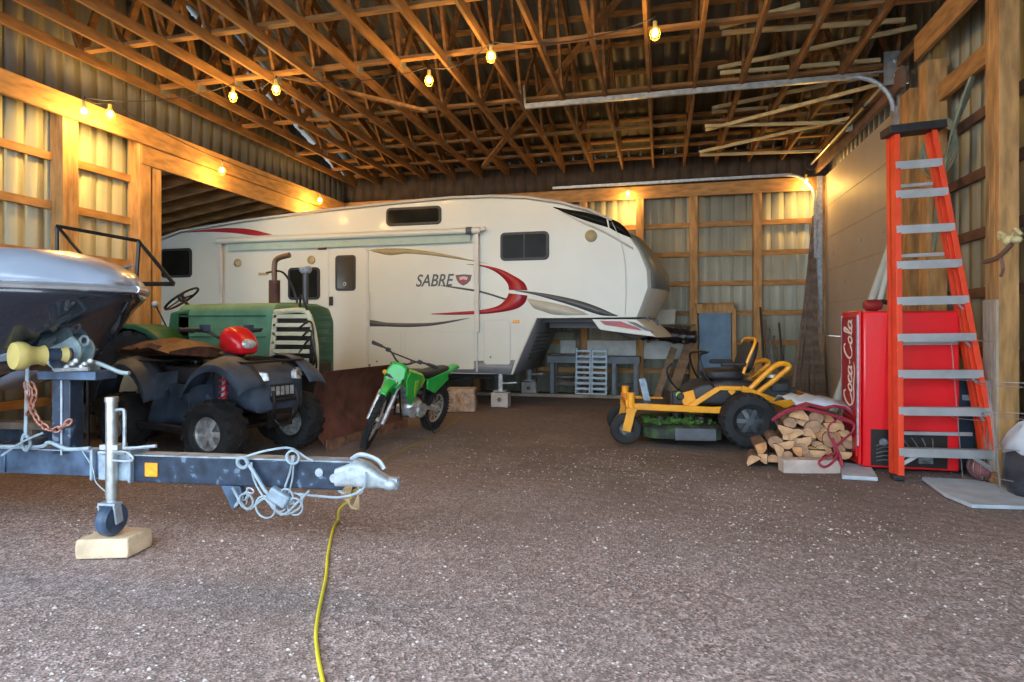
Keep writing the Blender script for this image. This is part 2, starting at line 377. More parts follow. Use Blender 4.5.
# posts
def post(x, y, sx, sy, h, label, m=wood, grp=None, z0=-.1):
    n_ = max(1, 2); mb = MB((x, y, 0))
    half = sy/3 if sy >= sx else sx/3
    for k in range(3):   # laminated plies
        if sy >= sx: mb.box((x, y+(k-1)*half, (h+z0)/2), (sx, half-.003, h-z0))
        else: mb.box((x+(k-1)*half, y, (h+z0)/2), (half-.003, sy, h-z0))
    o = mb.build('timber_post', m, bevel=.004); return tag(o, label, 'post', grp)
bx = [onY(px, 300, 12.5).x for px in (640, 693.5, 757)]
for x, l in zip(bx, ('timber wall post behind the caravan nose', 'timber wall post left of the blue board', 'timber wall post right of the blue board')):
    post(x, 12.49, .15, .17, ZPL-.25, l)
for x in (bx[0]-1.15, bx[0]-2.3, bx[0]-3.45, bx[0]-4.6): post(x, 12.49, .15, .17, ZPL-.25, 'timber post of the back wall standing behind the white caravan', grp='back wall posts behind the caravan')
post(2.93, 12.49, .15, .17, 4.22, 'corner timber post at the far end of the overhead door')
post(XL+.13, 5.78, .2, .2, 4.0, 'wide laminated timber post in the left wall above the boat')
post(XL+.13, 6.87, .2, .18, 4.0, 'left wall timber post where the lean-to opening starts')
post(XL+.14, 7.08, .16, .15, 3.62, 'short timber post under the lean-to header')
post(XL+.13, 3.6, .2, .26, 4.0, 'left wall timber post beside the boat stern')
post(2.99, 8.35, .17, .32, 4.25, 'timber jamb post at the near side of the overhead door')
post(2.93, 7.62, .2, .22, 4.3, 'timber wall post behind the red ladder top')
post(2.905, 6.165, .15, .23, 5.3, 'large timber post right of the red ladder')
post(2.93, 4.6, .2, .3, 5.0, 'timber wall post near the front of the right wall')
# girts
GZ = (.47, 1.06, 1.65, 2.24, 2.83, 3.42)
for z in GZ:
    lb = lambda wl: f'horizontal girt board nailed along the {wl}'
    tag(MB((-2, 12.59, z)).box((-2.3, 12.605, z), (9.6+1, .045, .10)).build('wall_girt', woodH, bevel=.003), lb('back wall'), 'girt board', 'back wall girts')
    tag(MB((XL, 3, z)).box((XL+.045, 3, z), (.045, 8.1, .10)).build('wall_girt', woodH, bevel=.003), lb('left wall'), 'girt board', 'left wall girts')
    tag(MB((XR, 4, z)).box((XR-.045, 3.8, z+.05), (.045, 9.3, .10)).build('wall_girt', wood_red, bevel=.003), lb('right wall siding'), 'girt board', 'right wall girts')
# plates and headers
tag(MB((-2, 12.4, 4.1)).box((-2.05, 12.42, 4.09), (10.1, .05, .25)).build('header_beam', woodH, bevel=.004), 'long header beam along the top of the back wall', 'beam')
tag(MB((XL, 5, 4.1)).box((XL+.27, 5.6, 4.02), (.05, 13.2, .27)).build('header_beam', woodH, bevel=.004), 'long upper header beam along the top of the left wall', 'beam')
tag(MB((XL, 9, 3.8)).box((XL+.22, 9.7, 3.75), (.05, 5.8, .26)).build('header_beam', woodH, bevel=.004), 'lower dark header beam carrying the lean-to rafters', 'beam')
tag(MB((2.9, 10, 4.4)).box((2.86, 10.4, 4.42), (.06, 4.3, .26)).build('header_beam', wood_red, bevel=.004), 'dark header board above the overhead door', 'beam')
tag(MB((2.9, 10, 4.4)).box((2.80, 3.6, 4.50), (.05, 8.2, .28)).build('header_beam', woodH, bevel=.004), 'header beam at the top of the right wall above the red ladder', 'beam')
tag(MB((2.9, 7, 3.9)).box((2.97, 7.0, 3.93), (.05, 1.2, .2)).build('header_beam', woodH, bevel=.004), 'short board between the two posts behind the red ladder', 'beam')
# lean-to rafters
r0 = None
for i in range(11):
    y = 7.2+i*.52
    if r0 is None:
        r0 = MB((XL, y, 4)).bar((XL+.2, y, zl(XL+.2)-.13), (-12.6, y, zl(-12.6)-.08), .045, .2).build('leanto_rafter', woodX, bevel=.003)
        tag(r0, 'sloping lean-to rafter above the caravan rear', 'rafter', 'lean-to rafters')
    else: dup(r0, loc=(XL, y, 4))
# trusses
tx = [XL+.32+.61*i for i in range(17)]
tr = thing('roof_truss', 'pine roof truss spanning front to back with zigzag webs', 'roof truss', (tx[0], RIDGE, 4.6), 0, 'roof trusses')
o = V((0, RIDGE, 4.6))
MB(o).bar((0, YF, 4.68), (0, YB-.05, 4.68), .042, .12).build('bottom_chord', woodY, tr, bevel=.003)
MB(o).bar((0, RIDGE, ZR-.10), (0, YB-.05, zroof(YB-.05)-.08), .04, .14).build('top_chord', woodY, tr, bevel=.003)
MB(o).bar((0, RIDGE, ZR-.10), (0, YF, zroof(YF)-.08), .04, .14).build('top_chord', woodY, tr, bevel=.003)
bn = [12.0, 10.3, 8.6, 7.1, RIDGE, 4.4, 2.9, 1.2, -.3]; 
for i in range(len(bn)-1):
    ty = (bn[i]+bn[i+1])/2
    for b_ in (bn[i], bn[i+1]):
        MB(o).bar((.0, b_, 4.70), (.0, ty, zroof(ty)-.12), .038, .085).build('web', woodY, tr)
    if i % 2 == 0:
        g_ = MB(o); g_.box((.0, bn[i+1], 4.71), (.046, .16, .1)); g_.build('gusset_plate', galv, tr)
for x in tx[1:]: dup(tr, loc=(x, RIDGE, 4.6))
# purlins
p0 = None
for s, yy in [(1, RIDGE+.12+k*.6) for k in range(12)]+[(-1, RIDGE-.3-k*.6) for k in range(11)]:
    z = zroof(yy)+.01
    if p0 is None:
        p0 = MB((0, 0, 0)).box((-2.04, 0, 0), (10.2, .085, .04)).build('roof_purlin', woodX); tag(p0, 'roof purlin board running across the tops of the trusses', 'purlin', 'roof purlins')
        p0.location = (0, yy, z); p0.rotation_euler = (-math.atan(SL)*s, 0, 0)
    else: dup(p0, loc=(0, yy, z), rot=(-math.atan(SL)*s, 0, 0))
# bottom chord lateral braces
b0 = None
for yy in (4.6, 5.9, 7.05, 8.75, 10.4, 11.6):
    if b0 is None:
        b0 = MB().box((-2.04, 0, 0), (10.0, .09, .04)).build('lateral_brace', woodX); b0.location = (0, yy, 4.76)
        tag(b0, 'long brace board laid across the truss bottom chords', 'brace', 'long lateral braces')
    else: dup(b0, loc=(0, yy, 4.76))
# pale diagonal sticks of the right hand bays
k_ = 0
for (a, b_) in (((720, 27), (800, 5)), ((722, 33), (905, 20)), ((718, 68), (940, 22)), ((720, 73), (880, 60)), ((712, 108), (890, 72)), ((712, 112), (860, 100)), ((706, 130), (880, 84)), ((705, 126), (850, 122)), ((700, 152), (850, 118)), ((700, 155), (845, 150))):
    ym = (a[1]+b_[1])/2; Yp = min(12.2, 5.0+7.0*ym/175)
    zz = (4.80+.04*(k_ % 3)) if a[1] < 118 else 4.6; k_ += 1
    pa = G(a[0], a[1], zz); pc = G(b_[0], b_[1], zz)
    if pc.x > 2.9:
        t = (2.9-pa.x)/(pc.x-pa.x); pc = pa.lerp(pc, t)
    tag(MB(pa).bar(pa, pc, .035, .05).build('pale_brace', wood_pale), 'pale pine brace stick in the right hand roof bays', 'brace', 'pale roof braces')
# diagonal cross brace
for i, (a, b_) in enumerate((((-3.3, 11.0, 4.45), (-.3, 7.4, 5.6)), ((-6.3, 7.6, 5.3), (-3.2, 7.9, 4.4)), ((-.6, 6.3, 5.6), (2.2, 6.4, 4.5)))):
    tag(MB(a).bar(a, b_, .09, .04).build('diagonal_brace', woodY), ('diagonal brace board in the middle of the roof trusses', 'diagonal brace board in the left roof trusses', 'diagonal brace board in the right roof trusses')[i], 'brace')

# overhead door tracks
t = thing('door_track', 'long galvanized overhead door track hanging nearest across the trusses', 'door track', (3, 8.55, 0))
o = V((3, 8.55, 0))
MB(o).bar((-1.93, 8.55, 4.58), (2.45, 8.55, 4.58), .05, .06).bar((-1.93, 8.60, 4.63), (2.95, 8.60, 4.63), .05, .02).build('horizontal_track', galv, t)
arc = [(2.35+.5*math.sin(a), 8.55, 4.10+.48*math.cos(a)) for a in [PI/2*k/10 for k in range(11)]]
MB(o).tube(arc, .03).build('curved_track', galv_w, t)
MB(o).bar((2.86, 8.55, 0), (2.86, 8.55, 4.15), .05, .05).bar((2.93, 8.52, 0), (2.93, 8.52, 4.5), .09, .03).build('vertical_track', galv, t)
MB(o).box((2.86, 8.48, 4.62), (.28, .02, .42)).cyl((2.86, 8.47, 4.72), (2.86, 8.44, 4.72), .035).cyl((2.86, 8.47, 4.52), (2.86, 8.44, 4.52), .035).build('bearing_bracket', galv, t)
MB(o).bar((-1.93, 8.55, 4.58), (-1.96, 8.55, 4.9), .03, .006).build('hanger_strap', galv, t)
t = thing('door_track', 'far galvanized overhead door track along the back wall', 'door track', (3, 12.3, 0))
o = V((3, 12.3, 0))
MB(o).bar((-2.2, 12.33, 4.26), (2.4, 12.33, 4.26), .05, .05).build('horizontal_track', galv, t)
arc = [(2.3+.5*math.sin(a), 12.33, 3.78+.48*math.cos(a)) for a in [PI/2*k/10 for k in range(11)]]
MB(o).tube(arc, .03).build('curved_track', galv_w, t)
MB(o).bar((2.8, 12.33, 0), (2.8, 12.33, 3.8), .05, .06).bar((2.88, 12.33, 0), (2.88, 12.33, 4.2), .09, .03).build('vertical_track', galv_w, t)
for z in (.6, 1.3, 2.0, 2.7, 3.4): MB(o).box((2.83, 12.3, z), (.10, .03, .06)).build('track_bracket', galv_w, t)
t = thing('torsion_shaft', 'long torsion shaft with springs above the overhead door', 'door shaft', (2.7, 10.5, 4.5))
o = V((2.7, 10.5, 4.5))
MB(o).cyl((2.72, 8.5, 4.42), (2.72, 12.4, 4.42), .02).build('shaft', galv, t)
MB(o).tube([(2.72, 9.2+i*.1, 4.42) for i in range(18)], .045, 10).build('spring', blackm, t)
MB(o).cyl((2.72, 12.25, 4.42), (2.72, 12.33, 4.42), .10).build('cable_drum', blackm, t)
MB(o).box((2.74, 10.0, 4.40), (.08, .06, .16)).build('bearing_plate', galv, t)

# ---------------------------------------------------------------- caged string lights
def bulb_set(loc, label, power, first=None):
    if first is None:
        t = thing('string_light_bulb', label, 'light bulb', loc, 0)
        mb = MB(); mb.ball((0, 0, -.06), (.032, .032, .042)); mb.build('bulb', bulb_m, t)
        MB().cyl((0, 0, -.02), (0, 0, .06), .022).build('socket', yel_r, t)
        c = MB()
        for k in range(6):
            a = PI*k/3; c.tube([(r*math.cos(a), r*math.sin(a), z) for r, z in ((.02, .01), (.045, -.03), (.055, -.07), (.04, -.12), (.0, -.14))], .0025, 4)
        for r, z in ((.045, -.03), (.055, -.07)): c.torus((0, 0, z), (0, 0, 1), r, .0025, 16, 4)
        c.build('cage', yel_r, t)
        MB().tube([(0, 0, .06), (.01, 0, .09), (0, 0, .12)], .005, 5).build('hook', blackm, t)
    else: t = dup(first, loc=loc, label=label)
    l = bpy.data.lights.new('bulb_light', 'POINT'); l.energy = power; l.color = (1.0, .55, .14); l.shadow_soft_size = .10
    lo = bpy.data.objects.new('bulb_light', l); COL.objects.link(lo); lo.parent = t; lo.location = (0, 0, -.2)
    return t
bulbs = [(655, 33, 4.42, 'caged bulb hanging alone near the top right of the trusses', 1), (491, 56, 4.42, 'caged bulb right of centre under the trusses', 1), (429, 80, 4.42, 'caged bulb hanging above the middle of the caravan', 1),
         (276, 89, 4.42, 'right one of two close caged bulbs above the caravan rear', 1), (233, 96, 4.42, 'left one of two close caged bulbs above the caravan rear', 1)]
proto = None; pts = []
for px, py, z, lab, k in bulbs:
    Z = F*(z-EYE)/(HY-py); p = P(px, py, Z); p.z += .06
    q = bulb_set(p, lab, BULB_W*k, proto); proto = proto or q; pts.append(p)
for (px, py, X, Y, lab, k) in ((110, 114, XL+.5, None, 'right one of the two caged bulbs on the left header beam', .8), (84, 111, XL+.5, None, 'left one of the two caged bulbs on the left header beam', .8), (222, 170, XL+.5, None, 'caged bulb on the left header beam near the lean-to rafters', .7),
        (320, 200, XL+.55, None, 'caged bulb at the far end of the left header beam', 1.4), (628, 193, None, 12.33, 'caged bulb on the back header behind the caravan nose', .8), (806, 181, None, 12.33, 'caged bulb in the far right corner by the door', 1.1)):
    p = onX(px, py, X) if X is not None else onY(px, py, Y); p.z += .06
    bulb_set(p, lab, BULB_W*k, proto); pts.append(p)
cb = MB(pts[0])
order = [0, 1, 2, 3, 4, 6]
def sagline(a, b, s=.12): return [a.lerp(b, k/8)+V((0, 0, .1-s*4*(k/8)*(1-k/8))) for k in range(9)]
for i in range(len(order)-1): cb.tube(sagline(pts[order[i]], pts[order[i+1]]), .006, 5)
for a, b_ in ((6, 5), (5, 7), (7, 8)): cb.tube(sagline(pts[a], pts[b_], .05), .006, 5)
c2_ = MB(pts[9]); c2_.tube(sagline(pts[9], pts[10], .05), .006, 5); tag(c2_.build('light_string_cable', blackp), 'thin dark cable between the two bulbs on the back wall header', 'cable')
tag(cb.build('light_string_cable', blackp), 'thin dark cable linking the caged bulbs under the trusses', 'cable')
# ================================================================ CARAVAN (fifth wheel)
RY = 9.9; RW = 2.38
rv = thing('fifth_wheel_caravan', 'long cream fifth wheel caravan with red and grey swooshes parked along the back', 'caravan', (-4.5, RY, 0))
o = V((-4.5, RY, 0))
top = [(155, 240), (180, 231), (240, 221), (330, 209.5), (400, 202), (450, 197.5), (490, 196), (525, 197), (560, 202), (590, 210), (612, 220), (628, 233), (640, 250), (648, 270), (649, 288), (644, 302), (638, 317)]
low = [(560, 318), (535, 318), (522, 346), (511, 374.5)]
prof = [onY(a, b, RY) for a, b in top+low]; rear = onY(155, 373, RY)
zb = prof[-1].z; prof.append(V((rear.x, RY, zb)))
def rvring(t):
    y = RY+RW*(t+1)/2; e = 1-abs(t)
    ins = .05*max(0, (.08-e)/.08)**2; out = []
    for p in prof:
        q = V((p.x, y, p.z))
        fr = min(1, max(0, (p.x+1.1)/1.0))
        if p.z > 1.45: q.x += .36*fr*(1-t*t)
        if p.z > 2.6 and p.x < -.9: q.z -= ins
        q.x -= ins*.5*(1 if p.x > -1.5 else -1); out.append(q)
    return out
m = MB(o); m.loft([rvring(t) for t in (-1, -.985, -.95, -.9, -.7, -.4, 0, .4, .7, .9, .95, .985, 1)])
m.build('body', rvw, rv, ang=30)
YS = RY-.004
def decal(name, pts, m_, smooth=True, par=rv, y=YS, th=.003):
    q = [onY(a, b, y) for a, b in pts]
    return MB(o).ext(q, (0, .006, 0)).build(name, m_, par)
def A(pts): return [(340+x/4.264, 190+y/4.264) for x, y in pts]
def B(pts): return [(480+x/3.41, 190+y/3.41) for x, y in pts]
def Cc(pts): return [(140+x/4.264, 180+y/4.264) for x, y in pts]
def sm(up, lo, n=5):
    u = crv([(x, y, 0) for x, y in up], n); l = crv([(x, y, 0) for x, y in lo], n); return [(p.x, p.y) for p in u+l[::-1][0:]]
def sw(name, up, lo, m_): # ribbon between two matching edges, avoids concave ngons
    u = crv([(x, y, 0) for x, y in up], 6); l = crv([(x, y, 0) for x, y in lo], 6); mb = MB(o); n_ = min(len(u), len(l))
    a = [onY(p.x, p.y, YS-.001) for p in u[:n_]]; b_ = [onY(p.x, p.y, YS-.001) for p in l[:n_]]
    mb.add(a+b_, [(i, i+1, n_+i+1, n_+i) for i in range(n_-1)])
    return mb.build(name, m_, rv, solid=.003)
sw('tan_swoosh', A([(125, 255), (200, 249), (280, 250), (380, 262), (480, 280), (560, 298), (630, 313)]), A([(125, 257), (205, 278), (285, 271), (380, 278), (480, 291), (560, 303), (630, 314)]), rvtan)
sw('red_swoosh', A([(540, 315), (620, 322), (690, 340), (740, 365), (785, 395), (800, 428)]), A([(540, 317), (600, 325), (650, 342), (690, 370), (715, 400), (720, 426)]), rvred)
sw('red_swoosh', A([(720, 440), (705, 468), (670, 495), (600, 512), (500, 520), (390, 527)]), A([(800, 450), (785, 485), (740, 510), (640, 526), (500, 532), (390, 530)]), rvred)
sw('thin_grey_stripe', A([(430, 406), (520, 416), (600, 430), (660, 447), (715, 464)]), A([(430, 409), (520, 424), (600, 438), (660, 455), (700, 468)]), rvdark)
sw('long_grey_swoosh', B([(120, 342), (180, 347), (250, 358), (330, 375), (400, 398), (472, 430)]), B([(120, 344), (180, 356), (250, 375), (330, 400), (400, 424), (440, 430)]), rvdark)
sw('silver_swoosh', B([(160, 370), (210, 378), (260, 388), (320, 402), (370, 425)]), B([(160, 372), (180, 400), (210, 412), (250, 424), (300, 428)]), rvsilv)
sw('navy_swoosh', A([(20, 567), (95, 560), (130, 554), (200, 565), (300, 568), (400, 565), (480, 555), (550, 545)]), A([(20, 569), (95, 575), (130, 581), (200, 582), (300, 584), (400, 577), (480, 563), (550, 547)]), rvdark)
sw('red_roof_stripe', Cc([(200, 222), (300, 209), (400, 205), (480, 212), (580, 238)]), Cc([(200, 224), (300, 221), (400, 226), (480, 236), (580, 240)]), rvred)
sw('cap_dark_panel', B([(250, 57), (300, 66), (360, 76), (430, 96)]), B([(250, 60), (310, 86), (370, 108), (437, 128)]), glass_d)
sw('cap_dark_panel', B([(436, 95), (470, 108), (498, 132), (516, 160)]), B([(442, 129), (460, 140), (485, 152), (514, 163)]), glass_d)
sw('cap_tan_line', B([(270, 68), (340, 103), (420, 137), (522, 196)]), B([(270, 70), (340, 110), (420, 146), (522, 204)]), rvsilv)
# thick lower grey skirt stripe
ra, rb = onY(440, 356, YS), onY(509, 374, YS)
sw('skirt', [(366, 364), (420, 362.5), (470, 361), (515, 360)], [(366, 371), (420, 371.8), (470, 373), (511, 374.4)], rvgrey)
# maker's lettering and shield
ct = onY(433.5, 281, YS-.004); sc_ = (onY(453, 280, YS).x-onY(415, 280, YS).x)
Mt = Matrix.Translation(ct-o) @ Matrix.Rotation(PI/2, 4, 'X')
tt = text_mesh('brand_lettering', 'SABRE', .30, rvdark, rv, Mt, shear=.28, extrude=.003, off=.0035)
bw = max(v.co.x for v in tt.data.vertices)-min(v.co.x for v in tt.data.vertices)
for v in tt.data.vertices: v.co.x = (ct-o).x+(v.co.x-(ct-o).x)*sc_/bw
sh = decal('shield_emblem', A([(492, 363), (527, 359), (562, 362), (556, 385), (542, 400), (525, 408), (508, 398), (498, 384)]), rvdark)
def dsub(name, pts, m_, y): return MB(o).ext([onY(a, b, y) for a, b in pts], (0, .003, 0)).build(name, m_, sh)
dsub('emblem_face', A([(500, 369), (527, 365), (554, 368), (548, 385), (525, 400), (505, 385)]), rvred, YS-.003)
dsub('emblem_head', A([(508, 372), (527, 368), (545, 372), (540, 384), (527, 380), (512, 384)]), rvsilv, YS-.005)
# windows
def rvwin(name, xa, ya, xb, yb_, r=.08, fr=blackp):
    a = onY(xa, yb_, YS); b_ = onY(xb, ya, YS); c = (a+b_)/2; w_, h = b_.x-a.x, b_.z-a.z
    q = [V((c.x+u, RY-.028, c.z+v)) for u, v in rrect(w_, h, r)]
    f = MB(o).ext(q, (0, .04, 0)).build(name, fr, rv, bevel=.006)
    q = [V((c.x+u, RY-.034, c.z+v)) for u, v in rrect(w_-.09, h-.09, max(.02, r-.04))]
    MB(o).ext(q, (0, .01, 0)).build('pane', glass_d, f); return f, c, w_, h
rvwin('window', 161.5, 248, 192, 278); rvwin('window', 288.5, 267, 320, 300); rvwin('window', 386.5, 205.5, 441.5, 226.5)
f, c, w_, h = rvwin('window', 500.5, 231, 549, 261); MB(o).box((c.x, RY-.036, c.z), (.02, .006, h-.09)).build('mullion', blackp, f)
# door
a = onY(329, 371, YS); b_ = onY(367, 247, YS)
q = [V(((a.x+b_.x)/2+u, RY-.012, (a.z+b_.z)/2+v)) for u, v in rrect(b_.x-a.x, b_.z-a.z, .08)]
dd = MB(o).ext(q, (0, .02, 0)).build('door', rvw, rv, bevel=.004)
q2 = crv(q, 1, True); MB(o).tube(q, .011, 5, closed=True).build('door_frame', rvtrim, dd)
a = onY(336, 291, YS); b_ = onY(356, 255, YS)
f2 = MB(o).ext([V(((a.x+b_.x)/2+u, RY-.03, (a.z+b_.z)/2+v)) for u, v in rrect(b_.x-a.x, b_.z-a.z, .06)], (0, .02, 0)).build('door_window', blackp, dd)
MB(o).ext([V(((a.x+b_.x)/2+u, RY-.034, (a.z+b_.z)/2+v)) for u, v in rrect(b_.x-a.x-.08, b_.z-a.z-.08, .03)], (0, .01, 0)).build('door_pane', mat('brown_glass', (.05, .045, .03), .15), dd)
c = onY(344.5, 284, RY-.04); MB(o).torus(c, (0, 1, 0), .028, .008, 16, 6).build('window_sticker', pvc, dd)
MB(o).box(onY(331, 301, RY-.03), (.07, .03, .16)).build('door_handle', blackp, dd, bevel=.008)
m = MB(o); m.tube([onY(369, 292, RY-.02), onY(369, 292, RY-.07), onY(369, 330, RY-.07), onY(369, 330, RY-.02)], .012, 6); m.build('grab_rail', rvtrim, rv)
# storage compartment doors
def hatch(xa, ya, xb, yb_, r=.05):
    a = onY(xa, yb_, YS); b_ = onY(xb, ya, YS); q = [V(((a.x+b_.x)/2+u, RY-.008, (a.z+b_.z)/2+v)) for u, v in rrect(b_.x-a.x, b_.z-a.z, r)]
    h_ = MB(o).ext(q, (0, .012, 0)).build('storage_door', rvw, rv, bevel=.003); MB(o).tube(q, .006, 5, closed=True).build('storage_door_trim', rvtrim, h_)
    MB(o).cyl((a.x+.12, RY-.02, a.z+.12), (a.x+.12, RY, a.z+.12), .015).build('latch', rvdark, h_)
hatch(484, 320, 510, 364); hatch(405, 331, 474, 368, .03); hatch(371, 333, 401, 368, .03)
c = onY(516, 321.5, RY-.01); MB(o).box(c, (.12, .02, .05)).build('marker_light', amber, rv, bevel=.006)
for (a, b_) in ((604, 236), ):
    c = onY(a-12, b_, RY-.02); c = onY(591, 236, RY-.02)
for (px, py, r) in ((591, 236, .10), (238, 263, .08), (311.5, 260, .08)):
    c = onY(px, py, RY); MB(o).lathe([(.0, -.05), (r*.6, -.045), (r, -.02), (r, .005)], c, (0, 1, 0), 16).build('porch_light', rvtan, rv)
c = onY(322, 248, RY-.02); MB(o).box(c, (.16, .05, .06)).build('porch_light', rust, rv, bevel=.01)
c = onY(263.5, 274, RY-.01); MB(o).box(c, (.22, .01, .05)).build('model_plate', rvtan, rv)
# awning
al, ar = onY(217, 241, RY-.12), onY(486, 230, RY-.12); az = (al.z+ar.z)/2
aw = MB(o); aw.tube([(al.x, RY-.11, az), (ar.x-.1, RY-.11, az)], .055, 12); aw.build('awning_roller', rvw, rv)
MB(o).cyl((ar.x-.35, RY-.11, az), (ar.x-.25, RY-.11, az), .065).build('roller_motor', rvdark, rv)
MB(o).box(((al.x+ar.x)/2-.05, RY-.02, az+.06), (ar.x-al.x, .04, .05)).build('awning_rail', rvtrim, rv, bevel=.005)
MB(o).box(((al.x+ar.x)/2-.05, RY-.07, az-.11), (ar.x-al.x-.5, .006, .16)).build('valance', teal, rv)
for (px, yb_) in ((220.5, 305), (476.5, 332)):
    b_ = onY(px, yb_, RY-.06); t_ = az-.02
    a_ = MB(o); a_.bar((b_.x, RY-.07, t_), (b_.x, RY-.03, b_.z), .085, .05, up=(0, 1, 0)); a_.bar((b_.x-.12, RY-.11, az), (b_.x+.18, RY-.11, az+.02), .03, .05)
    a_.build('awning_arm', rvtrim, rv, bevel=.006)
MB(o).bar(onY(477, 332, RY-.02), onY(477, 372, RY-.02), .02, .02).build('corner_trim', rvtrim, rv)
for px, ya, yb2 in ((367.5, 250, 371),): MB(o).bar(onY(px, ya, RY-.008), onY(px, yb2, RY-.008), .03, .02, up=(0, 1, 0)).build('corner_trim', rvtrim, rv)
# roof edge trim + vents
tr_ = [onY(a, b, RY-.01) for a, b in top[:11]]
MB(o).tube(tr_, .022, 6).build('roof_trim', rvtrim, rv)
rz_ = onY(240, 221, RY).z
MB(o).loft([[V((-8.3+u, 10.5+v, 3.33+k*.02)) for u, v in rrect(.9-k*.05, .6-k*.05, .1)] for k in (0, 3, 5)]).build('roof_vent', rvtrim, rv)
MB(o).loft([[V((-7.1+u, 10.6+v, 3.40+k*.02)) for u, v in rrect(.9-k*.05, .4-k*.05, .1)] for k in (0, 2, 4)]).build('roof_vent', rvw, rv)
cx = onY(505, 196, RY)
# vertical cap seam
sm_ = crv([onY(a, b, RY-.003) for a, b in ((612, 222), (620, 240), (625, 262), (626, 290), (625, 316))], 5)
MB(o).tube(sm_, .007, 5).build('cap_seam', rvtrim, rv)
# cap front grey band (front face, seen at the edge)
def capx(p, t, k=.0): return V((p.x+.36*min(1, max(0, (p.x+1.1)))*(1-t*t)+k, RY+RW*(t+1)/2, p.z))
rings = []
for t in (-.95, -.8, -.5, 0, .5, .8, .95): rings.append([capx(p, t, .012) for p in [onY(a, b, RY) for a, b in ((628, 233), (640, 250), (648, 270), (649, 288))]])
MB(o).loft(rings, cap=False, closed=False).build('cap_front_glass', mat('smoky_cap_panel', (.16, .18, .17), .3), rv, solid=.012)
# lower lip of the nose
q = [onY(a, b, RY+.03) for a, b in ((592, 319), (600, 330), (628, 334), (655, 337.5), (648, 330), (636, 319))]
m = MB(o); rr = []
for t in (0, .06, .5, 1.0, 1.5, 1.9, 2.24, 2.3):
    kx = .3*(1-((t-1.15)/1.15)**2); e = 1 if 0 < t < 2.3 else .93
    rr.append([V((p.x+kx*(1 if p.x > -.6 else .3), RY+.04+t, 1.42+(p.z-1.42)*e)) for p in q])
m.loft(rr); lip = m.build('nose_lip', rvw, rv)
MB(o).ext([onY(a, b, RY+.025) for a, b in B([(408, 446), (480, 448), (540, 470), (555, 480), (480, 468), (425, 460)])], (0, .008, 0)).build('lip_red_stripe', rvred, rv)
MB(o).ext([onY(a, b, RY+.025) for a, b in B([(500, 447), (530, 452), (590, 482), (596, 488), (560, 478), (520, 458)])], (0, .008, 0)).build('lip_grey_stripe', rvdark, rv)
# sloped grey front of the lower body
f0 = onY(535, 318, RY-.02); f1 = onY(511, 374, RY-.02); m = MB(o)
m.add([(f0.x+.03, RY-.02, f0.z), (f1.x+.03, RY-.02, f1.z), (f1.x+.03, RY+RW, f1.z), (f0.x+.03, RY+RW, f0.z)], [(0, 1, 2, 3)])
fs_ = m.build('front_bulkhead', rvgrey, rv, solid=.03)
for k in range(7):
    z = .25+k*.08; a = V((f1.x+.055, 0, f1.z)).lerp(V((f0.x+.055, 0, f0.z)), z)
    MB(o).box((a.x, RY+1.1, a.z), (.02, 1.1, .03)).build('bulkhead_rib', rvdark, fs_)
MB(o).tube([(f0.x+.02, RY-.02, f0.z), (f1.x+.02, RY-.02, f1.z)], .018, 6).build('bulkhead_trim', rvtrim, fs_)
# under-nose frame, pin box, landing legs, tyres
MB(o).box((-1.2, RY+1.2, 1.50), (2.0, 1.6, .10)).box((-1.0, RY+.75, 1.42), (1.9, .08, .14)).box((-1.0, RY+1.65, 1.42), (1.9, .08, .14)).build('nose_frame', blackm, rv)
MB(o).ext([(-1.2, RY+1.05, 1.45), (-.35, RY+1.05, 1.45), (-.25, RY+1.05, 1.18), (-.55, RY+1.05, 1.15)], (0, .3, 0)).build('pin_box', blackm, rv, bevel=.01)
for (y, nm) in ((RY+.06, ''), (RY+2.1, '')):
    g = onY(501, 374, y) if y < RY+1 else V((-2.62, y, 0)); x = g.x
    lg = MB(o).bar((x, y, .62), (x, y, .27), .07, .07).build('landing_leg', galv_w, rv)
    MB(o).box((x, y, .275), (.22, .20, .015)).build('leg_foot', galv, lg); MB(o).bar((x, y, .4), (x+.28, y, .42), .02, .02).build('leg_crank', galv, lg)
    b_ = MB((x, y, 0)); b_.box((x, y, .125), (.30, .22, .25)); bo = b_.build('support_block', conc, bevel=.012)
    for zz in (.13,): MB((x, y, 0)).cyl((x, y-.112, zz), (x, y-.10, zz), .045, 6).build('hole', wood_old, bo)
    tag(bo, 'square grey concrete block under the near front leg of the caravan' if y < RY+1 else 'square grey concrete block under the far front leg of the caravan', 'block', )
